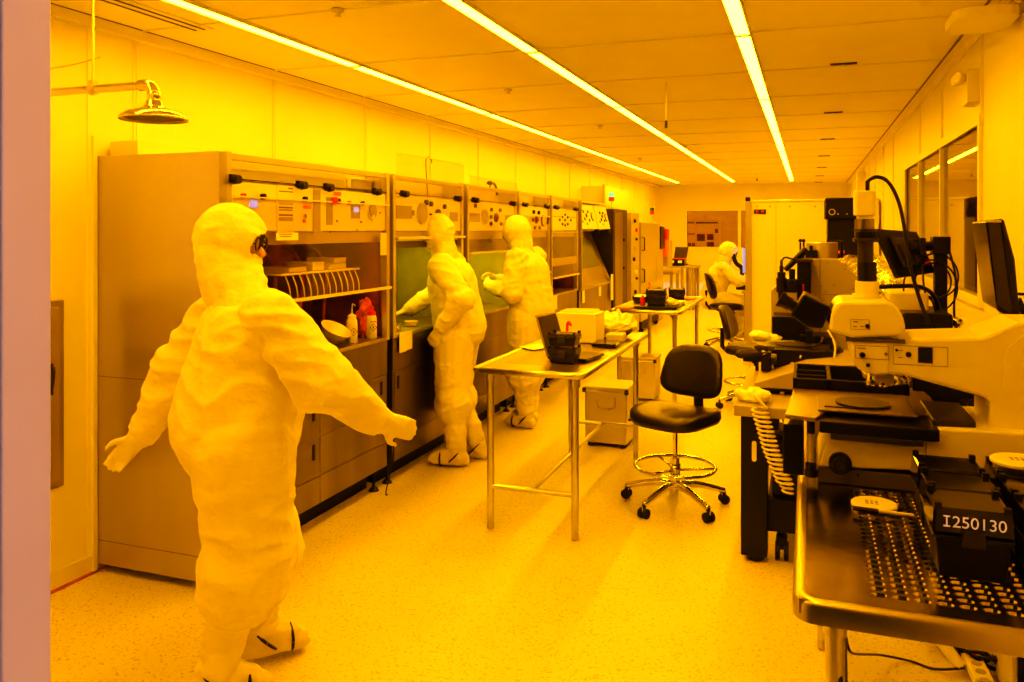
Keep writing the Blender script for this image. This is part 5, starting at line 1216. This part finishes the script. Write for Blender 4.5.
# chassis behind
r = thing('exposure_machine', 'grey-cream machine with chamfered side plate and black microscope column', 'machine', (.3, 5.5, TZ))
YC = 5.35
cp_ = [PY(u, v, YC) for u, v in ((808, 259), (838, 259), (857, 276), (860, 300))]
zb = TZ+.001
MB().prism([(cp_[0].x-.0, YC, cp_[0].z), tuple(cp_[1]), tuple(cp_[2]), (cp_[3].x, YC, zb), (cp_[0].x, YC, zb)], (0, .6, 0)).build('chassis', M['greycab'], r, bevel=.004)
sp = [PY(u, v, YC+.1) for u, v in ((771, 291), (784, 279), (797, 277))]
MB().prism([tuple(sp[0]), tuple(sp[1]), (cp_[0].x, YC+.1, sp[2].z), (cp_[0].x, YC+.1, zb), (sp[0].x, YC+.1, zb)], (0, .4, 0)).build('front_housing', M['greycab'], r, bevel=.004)
b = MB(); p = PY(820, 259, YC); b.box(p.x-.003, p.x+.003, YC-.002, YC+.002, PY(820, 345, YC).z, p.z); q = PY(822, 294.5, YC); b.box(q.x, cp_[3].x, YC-.002, YC+.002, q.z-.002, q.z+.002); b.build('panel_seam', M['ink'], r)
b = MB()
for u, v in ((828, 262.5), (834, 285), (816, 267), (826, 292), (853, 289), (821, 286), (845, 269)):
    p = PY(u, v, YC); b.cyl((p.x, YC-.004, p.z), (p.x, YC, p.z), .005, seg=8)
b.build('screws', M['ink'], r)
pbx(797, 260, 808.5, 318, 5.15, .2, 'black', 'column'); pbx(795, 259, 813, 262.5, 5.13, .24, 'dkgrey', 'column_cap'); pbx(808, 262, 811, 300, 5.25, .1, 'black', 'column_side')
pbx(801.5, 284, 804, 292, 5.14, .02, 'red', 'red_lever', .002)
p = PY(792, 284, 5.15)
MB().cyl(p, p-Vector((0, .10, 0)), .03).cyl(p+Vector((.0, 0, .0)), p+Vector((0, 0, .09)), .018).box(p.x-.03, p.x+.06, 5.13, 5.17, p.z-.04, p.z+.03).build('focus_mechanism', M['black'], r, smooth='auto')
p0 = PY(781.5, 272, 5.10)
MB().cyl(p0, PY(781.5, 278, 5.10), .024).cyl(PY(781.5, 278, 5.10), PY(781.5, 292, 5.10), .030).cyl(PY(781.5, 292, 5.10), PY(782, 300, 5.10), .02).cyl(PY(781.5, 266, 5.10), p0, .012).cyl(PY(781.5, 260, 5.10), PY(781.5, 266, 5.10), .008).box(PY(778, 290, 5.1).x, PY(797, 290, 5.1).x, 5.08, 5.12, PY(778, 292, 5.1).z, PY(778, 289, 5.1).z).build('vertical_camera', M['black'], r, smooth='auto')
pbx(772, 316, 805, 340, 5.2, .25, 'black', 'lower_stage'); pbx(800, 335, 832, 346, 5.15, .2, 'black', 'lower_slide')
MB().tube(curve([PY(781.5, 261, 5.1), PY(785, 257.5, 5.1), PY(792, 259, 5.1), PY(799, 261, 5.14)], 6), .006, 6).build('cable', M['black'], r, smooth=True)
MB().tube([PY(785, 270, 5.2), PY(806, 248, 5.2)], .016, 8).tube([PY(787, 270, 5.24), PY(806, 252, 5.24)], .010, 8).build('boom_arm', M['black'], r)
p = PY(818, 259, 5.6); 
r2_ = thing('steel_canister', 'short wide metal canister on top of the chamfered machine', 'canister', (p.x, 5.6, p.z))
zt_ = PY(838, 259, YC).z
cx_ = PY(822, 250, 5.55).x
MB().lathe([(.095, 0), (.095, .095), (.09, .10), (.001, .10)], (cx_, 5.55, zt_), 32).build('can', M['alu'], r2_, smooth='auto')
MB().box(cx_-.10, cx_-.03, 5.43, 5.47, zt_, zt_+.05).box(cx_-.075, cx_-.055, 5.44, 5.46, zt_+.05, zt_+.08).build('clamp', M['black'], r2_); MB().tube([(cx_+.03, 5.62, zt_+.104), (cx_+.12, 5.62, zt_+.104), (cx_+.12, 5.62, zt_)], .012, 8).build('pipe', M['black'], r2_)
for k in (-.11, -.13): MB().cyl((cx_+k, 5.5, zt_), (cx_+k, 5.5, zt_+.11+k*.1), .006).ell((cx_+k, 5.5, zt_+.11), .012, .012, .012).build('terminal', M['black'], r2_)
# folded sheets & papers left of machine
for i, (x, y, w_, d_, m, lb) in enumerate(((-.12, 5.35, .30, .22, 'paper', 'white folded cloth on the grey table beside the probe station'), (-.04, 5.32, .26, .18, 'liner', 'pale green sheet on the grey table beside the probe station'))):
    a, c = PY(752, 341, 5.2), PY(800, 336, 5.2)
z_sh = PY(770, 341, 5.2).z
r = thing('side_shelf', 'small raised shelf carrying folded sheets left of the machine', 'shelf', (-.1, 5.3, TZ))
xa, xb = PY(753, 345, 5.15).x, PY(795, 345, 5.15).x
MB().box(xa, xb, 5.12, 5.42-.005, z_sh-.02, z_sh).build('shelf_board', M['greycab'], r, bevel=.003)
for x in (xa+.02, xb-.02): MB().box(x-.01, x+.01, 5.2, 5.22, TZ, z_sh-.02).build('support', M['black'], r)
crumple('folded_wipes', 'pile of pale folded wipes on the raised shelf by the machine', 'wipes', ((xa+xb)/2-.05, 5.22, z_sh), .10, .07, .03, 'cloth', 21, .3)
o = MB().box(xa+.08, xb, 5.14, 5.3, z_sh, z_sh+.008).build('green_sheet', mat('pale_green_sheet', (.50, .62, .20), .6)); tag(o, 'pale green sheet under the wipes on the raised shelf', 'sheet')
# foil duct
c0 = PY(848, 262, 6.4)
def corr(pts, rr, name, label):
    c_ = curve(pts, 22); n_ = len(c_); o = MB().tube(c_, [rr*(1+.09*math.sin(i*1.9)) for i in range(n_)], 20).build(name, M['foil'], smooth=False); return tag(o, label, 'duct')
corr([Vector((PY(842,300,6.5).x, 6.6, .005)), PY(842, 300, 6.5), PY(841, 275, 6.5), PY(848, 266, 6.45), PY(856, 268, 6.4), PY(862, 282, 6.3), PY(866, 300, 6.2)], .075, 'foil_duct', 'crinkled silver foil duct arching behind the chamfered machine')
corr([PY(872, 262, 4.3), PY(880, 272, 4.2), PY(888, 284, 4.1), PY(893, 296, 4.05), Vector((PY(893,296,4.05).x+.03, 4.3, .82))], .045, 'foil_duct', 'crinkled foil hose sloping down behind the camera tower')
# black tower
r = thing('black_rack', 'tall black equipment rack behind the microscope camera tower', 'equipment rack', (.3, 7.3, 0))
a, c = PY(826, 198, 7.0), PY(857, 198, 7.0)
MB().box(a.x+.012, c.x+.05, 7.02, 7.5, .0, a.z-.04).build('body', M['black'], r, bevel=.006)
MB().box(a.x-.006, c.x+.05, 6.98, 7.5, PY(826, 219, 7).z, a.z).build('top_module', M['blackmat'], r, bevel=.01)
p = PY(832, 212, 6.98); MB().lathe([(.018, 0), (.026, 0), (.026, .01), (.018, .01)], (p.x, 6.98, p.z), 20, axis=(0, -1, 0), cap=False).build('key_ring', M['alu'], r)
for k in range(4): p = PY(828+6*k, 198+0, 6.97); 
for u in (838, 847): p = PY(u, 214, 6.98); MB().cyl((p.x, 6.985, p.z), (p.x, 6.975, p.z), .006).build('screw', M['alu'], r)
p = PY(838, 252, 7.02); MB().box(p.x, p.x+.05, 7.012, 7.022, p.z-.012, p.z+.012).build('name_label', M['orange'], r)
# big cream enclosure
r = thing('equipment_enclosure', 'large cream rectangular enclosure panel near the back of the room', 'enclosure', (.0, 10.7, 0))
a = PY(748, 203, 10.4)
ZT = 1.985
MB().box(a.x, XR-.02, 10.4, 11.0, .05, ZT).build('body', M['cream'], r, bevel=.008)
MB().box(a.x-.03, a.x+.045, 10.36, 10.41, .0, ZT+.01).build('corner_post', M['creamd'], r, bevel=.006)
MB().box(a.x-.0, XR-.02, 10.38, 11.0, ZT, ZT+.025).build('top_cap', M['cream'], r, bevel=.008)
MB().box(a.x-.03, a.x+.03, 10.36, 10.42, ZT+.01, ZT+.06).build('corner_cap', M['blackmat'], r, bevel=.01)
p0, p1 = PY(754, 209.5, 10.39), PY(766, 213.5, 10.39)
MB().box(p0.x, p1.x, 10.385, 10.4, p1.z, p0.z).build('digit_display', M['black'], r)
for k in (.16, .62): MB().box(p0.x+(p1.x-p0.x)*k, p0.x+(p1.x-p0.x)*(k+.2), 10.382, 10.386, p1.z+.015, p0.z-.015).build('red_digits', M['redled'], r)
for u in (757, 770, 790, 815): p = PY(u, 206.5, 10.4); MB().cyl((p.x, 10.396, p.z), (p.x, 10.402, p.z), .01).build('screw', M['ink'], r)
p = PY(776, 240, 10.4); MB().box(p.x-.003, p.x+.003, 10.397, 10.402, .1, ZT-.03).build('panel_seam', M['creamd'], r)
# desk + monitor for seated worker (behind enclosure)
r = thing('computer_desk', 'narrow desk post and worktop where the seated worker leans', 'desk', (-.4, 11.6, 0))
MB().box(-.83, .3, 11.1, 11.95, .80, .83).build('desktop', M['greycab'], r, bevel=.003)
MB().box(-.80, -.75, 11.12, 11.17, 0, .80).box(.2, .25, 11.12, 11.17, 0, .80).box(.2, .25, 11.88, 11.93, 0, .80).build('desk_leg', M['creamd'], r)
MB().box(-.80, -.75, 11.88, 11.93, 0, .80).build('desk_leg', M['creamd'], r)
a, c = PY(743.5, 247, 11.6), PY(748, 270, 11.6)
r = thing('monitor', 'desk monitor with pale blue screen in front of the seated worker', 'monitor', (c.x, 11.6, .83))
MB().box(a.x+.02, c.x+.06, 11.45, 11.9, a.z-.36, a.z).build('panel_housing', M['black'], r, bevel=.004)
MB().box(a.x, c.x+.06, 11.44, 11.449, a.z-.35, a.z-.01).box(a.x+.012, a.x+.019, 11.46, 11.88, a.z-.34, a.z-.01).build('screen', M['scrb'], r)
MB().cyl((c.x+.05, 11.7, .83), (c.x+.05, 11.7, a.z-.3), .025).box(c.x-.05, c.x+.15, 11.6, 11.8, .83, .85).build('stand', M['black'], r)
r = thing('desk_mouse', 'small red object on the black desk device before the blue screen', 'desk item', (a.x, 11.45, .83)); r.name = 'desk_device'
p = PY(744, 267, 11.42); MB().box(p.x-.10, p.x+.06, 11.35, 11.5, .83, .90).build('base', M['black'], r, bevel=.01); MB().box(p.x, p.x+.04, 11.38, 11.42, .90, .95).build('red_cap', M['red'], r)
o = MB().tube(curve([PY(733, 254, 11.5), PY(736, 263, 11.5), PY(742, 269, 11.5), (p.x-.05, 11.45, .90)], 4), [.03]*13, 10).build('eyepiece_arm', M['black'], smooth=True)
tag(o, 'black eyepiece arm in front of the face of the seated worker', 'eyepiece')
# ================================================================== PEOPLE
def voxel(bm_builder, vox, smooth_it=6, name='tmp'):
    o = bm_builder.build(name+'_tmp', M['suit'], None, local=True)
    rm = o.modifiers.new('r', 'REMESH'); rm.mode = 'VOXEL'; rm.voxel_size = vox
    sm = o.modifiers.new('s', 'SMOOTH'); sm.iterations = smooth_it; sm.factor = .5
    dg = bpy.context.evaluated_depsgraph_get(); dg.update()
    me = bpy.data.meshes.new_from_object(o.evaluated_get(dg)); me.materials.clear()
    old = o.data; bpy.data.objects.remove(o); bpy.data.meshes.remove(old)
    for p in me.polygons: p.use_smooth = True
    return me
def wrinkle(me, amp, skip=None, f=9, seed=0, joints=None):
    me.update(); vs = me.vertices
    ns = [v.normal.copy() for v in vs]
    for v, n in zip(vs, ns):
        if skip and skip(v.co): continue
        c = v.co
        wj = 1.0
        if joints: wj = .55+.9*max(math.exp(-((c-j).length/.14)**2) for j in joints)
        wp = .35*noise.noise(c*3+Vector((seed, 0, 0)))
        a = 1-abs(noise.noise(Vector((c.x*f*.6+seed, c.y*f*.6, c.z*f*1.5+wp*4))))*3
        b_ = 1-abs(noise.noise(Vector((c.x*f*1.3+c.z*f*.5, c.y*f*1.3+seed, c.z*f*.3+wp*3))))*3
        v.co = c+n*(amp*wj*(.6*a+.45*b_))
    me.update()
def person(label, loc, yaw, J, lean=0, seated=False, seed=1, amp=.012, look=0, headpitch=0, baggy=1.0, hoodw=1.0):
    r = thing('person', label, 'person', loc, yaw)
    V = lambda k: Vector(J[k])
    b = MB()
    hip, chest, neck, head = V('hip'), V('chest'), V('neck'), V('head')
    side = Vector((1, 0, 0))
    # torso
    b.cap(hip, hip.lerp(chest, .5), .180*baggy, .172*baggy, .88, side); b.cap(hip.lerp(chest, .4), chest, .172*baggy, .190*(1+(baggy-1)*.5), .84, side)
    b.cap(chest, chest.lerp(neck, .6), .175, .10, .72, side); b.cap(chest.lerp(neck, .5), head, .075, .06)
    for s in ('L', 'R'):
        sg = -1 if s == 'L' else 1
        sh, el, wr = V('sh'+s), V('el'+s), V('wr'+s)
        b.cap(chest.lerp(neck, .35), sh, .100, .078); b.cap(sh, el, .080, .072*baggy); b.cap(el, wr, .072*baggy, .052)
        b.cap(neck-Vector((0, 0, .05)), sh+Vector((-sg*.03, 0, -.01)), .075, .072); b.cap(chest.lerp(neck, .1)+Vector((sg*.06, 0, 0)), sh-Vector((sg*.03, 0, .05)), .13, .085)
        hj, kn, an = V('hip'+s), V('kn'+s), V('an'+s)
        b.cap(hj, kn, .125*baggy, .098*baggy); b.cap(kn, an.lerp(kn, .82), .108*baggy, .112*baggy); b.cap(kn, an.lerp(kn, .12), .085, .068)
        # hand
        hd = V('hd'+s); d = (hd-wr).normalized(); pn = Vector(J.get('pn'+s, (0, 0, -1))); pn = (pn-d*pn.dot(d)).normalized(); t = d.cross(pn)
        b.cap(wr, wr+d*.05, .030, .032, .8, t); b.cap(wr+d*.04, wr+d*.10, .040, .042, .45, t)
        inw = -sg
        if J.get('flip'+s): inw = -inw
        for i, (off, L) in enumerate(((.032, .062), (.011, .072), (-.011, .068), (-.032, .052))):
            k0 = wr+d*.105+t*off*inw; k1 = k0+d*L*.5+pn*.006; k2 = k1+d*L*.5*.85+pn*.022
            b.cap(k0-d*.03, k1, .0105, .0098, 1, None, 8); b.cap(k1, k2, .0098, .008, 1, None, 8)
        k0 = wr+d*.05+t*.036*inw; k1 = k0+d*.030+t*.028*inw+pn*.010; k2 = k1+d*.032+t*.004*inw+pn*.014
        b.cap(k0, k1, .014, .012, 1, None, 8); b.cap(k1, k2, .012, .009, 1, None, 8)
        # foot inside cover
        to = V('to'+s); b.cap(an-Vector((0, 0, .02)), an+(to-an)*.8-Vector((0, 0, .0)), .045, .035)
    # head with face
    Rh = Matrix.Rotation(look, 3, 'Z') @ Matrix.Rotation(headpitch, 3, 'X')
    fw, up, sd = Rh @ Vector((0, 1, 0)), Rh @ Vector((0, 0, 1)), Rh @ Vector((1, 0, 0))
    b.ell(head, .076, .096, .118, R=Rh); b.ell(head+fw*.03-up*.05, .055, .06, .06, R=Rh)
    b.cap(head+fw*.092+up*.01, head+fw*.112-up*.02, .010, .015); b.ell(head+fw*.082-up*.062, .024, .014, .011, R=Rh)
    for s in (-1, 1): b.ell(head+sd*s*.078-up*.005, .01, .02, .03, R=Rh)
    me = voxel(b, .0085, 3, 'body')
    wr_ = [(V('wrL'), V('hdL')), (V('wrR'), V('hdR'))]
    def isglove(c): return any((c-w_).dot((h-w_).normalized()) > .0 and (c-w_).length < .26 for w_, h in wr_)
    def ishead(c): return (c-head).length < .135 and (c-head).dot(up) > -.10
    wrinkle(me, amp, lambda c: isglove(c) or (c-head).length < .16, 8, seed, [V(k) for k in ('elL', 'elR', 'knL', 'knR', 'hip', 'shL', 'shR')]+[V('knL')*.5+V('anL')*.5, V('knR')*.5+V('anR')*.5])
    me.materials.append(M['suit']); me.materials.append(M['glove']); me.materials.append(M['skin'])
    for p in me.polygons:
        c = p.center
        if isglove(c): p.material_index = 1
        elif ishead(c): p.material_index = 2
    me.name = 'body'; o = bpy.data.objects.new('body', me); C.objects.link(o); o.parent = r
    # hood with face opening
    hb = MB(); hb.ell(head+up*.018-fw*.012, .112, .130, .132, R=Rh); hb.cap(head-up*.04-fw*.02, neck-up*.0, .094*hoodw, .098*hoodw, .95, sd); hb.cap(neck+up*.0, chest.lerp(neck, .55), .108*hoodw, .165, .72, side)
    mh = voxel(hb, .009, 4, 'hood'); wrinkle(mh, .008, None, 12, seed+5)
    bmh = bmesh.new(); bmh.from_mesh(mh)
    dead = []
    for f in bmh.faces:
        d = f.calc_center_median()-head; y = d.dot(fw); x = d.dot(sd); z = d.dot(up)
        if y > .055 and abs(x) < .075 and (x/.068)**2+((z-.004)/.050)**2 < 1: dead.append(f)
    bmesh.ops.delete(bmh, geom=dead, context='FACES'); bmh.to_mesh(mh); bmh.free()
    mh.materials.append(M['suit']); ho = bpy.data.objects.new('hood', mh); C.objects.link(ho); ho.parent = r
    sol = ho.modifiers.new('s', 'SOLIDIFY'); sol.thickness = .003
    # mask and glasses
    mb = MB(); mb.ell(head+fw*.052-up*.055, .068, .060, .050, R=Rh); mb.build('face_mask', M['paper'], r, smooth=True, local=True)
    g = MB()
    for s in (-1, 1):
        c0 = head+fw*.100+sd*s*.034+up*.018
        g.lathe([(.027, 0), (.027, .006), (.022, .006), (.022, 0)], c0, 16, axis=fw, cap=False); g.tube([c0+sd*s*.026, head+sd*s*.088+fw*.02+up*.02], .003, 6)
    g.tube([head+fw*.106-sd*.008+up*.02, head+fw*.106+sd*.008+up*.02], .003, 6)
    gl = g.build('glasses', M['dkgrey'], r, local=True)
    e = MB()
    for s in (-1, 1): e.ell(head+fw*.082+sd*s*.034+up*.018, .014, .012, .010, R=Rh)
    e.build('eyes', M['white'], gl, smooth=True, local=True)
    e = MB()
    for s in (-1, 1): e.ell(head+fw*.092+sd*s*.034+up*.018, .006, .004, .006, R=Rh)
    e.build('pupils', M['black'], gl, smooth=True, local=True)
    # boot covers
    for s in ('L', 'R'):
        kn, an, to = V('kn'+s), V('an'+s), V('to'+s)
        bb = MB(); f = (to-an); f.z = 0; fn = f.normalized(); sdv = Vector((fn.y, -fn.x, 0))
        bb.cap(an.lerp(kn, .95), an.lerp(kn, .35), .078, .070); bb.cap(an.lerp(kn, .4), an+Vector((0, 0, -.01)), .070, .062)
        heel = an-fn*.045; heel.z = an.z-.05; toe = Vector((to.x, to.y, to.z)); 
        bb.cap(heel, heel+fn*.12, .047, .050, .9, sdv); bb.cap(an+Vector((0, 0, -.01)), an+fn*.12+Vector((0, 0, -.035)), .056, .045); bb.cap(heel+fn*.10, toe-fn*.03, .052, .042, .8, sdv)
        mb_ = voxel(bb, .009, 4, 'boot')
        zmin = J.get('floor'+s, 0.0)
        for v in mb_.vertices: v.co.z = max(v.co.z, zmin+.004) if abs(toe.z-heel.z) < .03 else v.co.z
        wrinkle(mb_, .007, lambda c: c.z < .03, 14, seed+9)
        for v in mb_.vertices:
            if abs(toe.z-heel.z) < .03: v.co.z = max(v.co.z, zmin+.002)
        mb_.materials.append(M['boot']); bo = bpy.data.objects.new('boot_cover', mb_); C.objects.link(bo); bo.parent = r
        def strap(c0, nrm, rx, rz):
            nrm = nrm.normalized(); a = sdv; u_ = nrm.cross(a)
            MB().tube([c0+a*math.cos(t)*rx+u_*math.sin(t)*rz for t in [2*PI*k/24 for k in range(25)]], .006, 6, cap=False, sx=1.6).build('strap', M['black'], bo, local=True)
        if abs(toe.z-heel.z) < .03:
            strap(an+fn*.115+Vector((0, 0, -.045)), fn+Vector((0, 0, .0)), .052, .047)
            strap(an+fn*.01+Vector((0, 0, -.02)), fn*.7+Vector((0, 0, .7)), .064, .074)
    # collar / zip
    fr = chest.lerp(neck, .55)
    return r
def stand(**k):
    J = dict(hip=(0, 0, .96), chest=(0, .02, 1.28), neck=(0, .03, 1.46), head=(0, .06, 1.625),
             shL=(-.19, .02, 1.41), shR=(.19, .02, 1.41), elL=(-.25, -.02, 1.14), elR=(.25, -.02, 1.14), wrL=(-.25, .08, .93), wrR=(.25, .08, .93), hdL=(-.25, .12, .85), hdR=(.25, .12, .85),
             hipL=(-.095, 0, .90), hipR=(.095, 0, .90), knL=(-.11, .02, .50), knR=(.11, .02, .50), anL=(-.11, -.02, .10), anR=(.11, -.02, .10), toL=(-.12, .17, .045), toR=(.12, .17, .045))
    J.update(k); return J
# worker at the green bench: facing the bench (-X), far arm reaching in, near arm bent
person('person in white coverall bending to the green bench, near arm lowered', (-2.33, 5.24, 0), math.radians(97),
    stand(hip=(0, -.02, .96), chest=(0, .04, 1.27), neck=(0, .09, 1.45), head=(0, .155, 1.605), shL=(-.19, .06, 1.40), shR=(.19, .08, 1.40), elL=(-.27, -.12, 1.17), wrL=(-.25, .03, .985), hdL=(-.24, .08, .92), pnL=(1, 0, 0),
          elR=(.22, .24, 1.16), wrR=(.12, .40, 1.06), hdR=(.09, .46, 1.035), pnR=(0, 0, -1), knL=(-.10, .0, .50), knR=(.10, .05, .50), anL=(-.10, -.03, .10), anR=(.12, -.12, .10), toL=(-.12, .17, .045), toR=(.15, .08, .045)), seed=2, headpitch=-.45, look=.3, amp=.012, baggy=1.17)
# worker behind, hands together in front of the chest
person('person in white coverall with both hands raised together, back partly turned', (-2.19, 6.43, 0), math.radians(80),
    stand(hip=(0, -.02, .96), chest=(0, .02, 1.28), neck=(0, .075, 1.46), head=(0, .13, 1.61), shL=(-.20, .03, 1.41), shR=(.20, .05, 1.41), elL=(-.27, .02, 1.13), wrL=(-.13, .32, 1.17), hdL=(-.07, .39, 1.20), elR=(.27, .06, 1.14), wrR=(.07, .34, 1.21), hdR=(.0, .40, 1.24), pnL=(1, .3, 0), pnR=(-1, .3, 0),
          anL=(-.10, -.02, .10), toL=(-.11, .17, .045), anR=(.10, .06, .10), toR=(.11, .24, .045), knR=(.11, .06, .5)), seed=12, headpitch=-.5, amp=.012, baggy=1.18)
# seated worker
person('person in white coverall seated on a black chair before a blue screen', (-1.24, 11.5, 0), math.radians(-75),
    dict(hip=(0, -.02, .70), chest=(0, .08, 1.0), neck=(0, .14, 1.17), head=(0, .21, 1.325), shL=(-.19, .11, 1.12), shR=(.19, .11, 1.12), elL=(-.24, .30, .95), elR=(.24, .30, .95), wrL=(-.16, .50, .93), wrR=(.16, .50, .93), hdL=(-.14, .56, .93), hdR=(.14, .56, .93),
         hipL=(-.09, .02, .68), hipR=(.09, .02, .68), knL=(-.13, .42, .62), knR=(.13, .42, .62), anL=(-.12, .36, .26), anR=(.12, .36, .26), toL=(-.13, .54, .215), toR=(.13, .54, .215), floorL=.15, floorR=.15), seed=22, headpitch=-.3, amp=.011, baggy=1.08)
# walking person in the foreground
person('person in white coverall walking across the foreground at left, arms swinging', (-1.93, 2.40, 0), math.radians(-42),
    stand(hip=(0, 0, .95), chest=(.02, .05, 1.24), neck=(-.02, .0, 1.42), head=(-.04, -.01, 1.585), shL=(-.23, -.02, 1.35), shR=(.25, .07, 1.35), elL=(-.36, -.15, 1.10), wrL=(-.43, -.29, .84), hdL=(-.46, -.35, .77), elR=(.31, .22, 1.12), wrR=(.29, .43, .97), hdR=(.285, .50, .94), pnL=(1, 0, 0), pnR=(-1, 0, 0),
          hipL=(-.11, 0, .90), hipR=(.11, 0, .90), knL=(-.13, .10, .50), anL=(-.13, .10, .115), toL=(-.14, .29, .045), knR=(.12, .02, .51), anR=(.12, -.10, .12), toR=(.13, .09, .06)), seed=32, headpitch=-.12, look=math.radians(-30), amp=.017, baggy=1.44, hoodw=1.22)
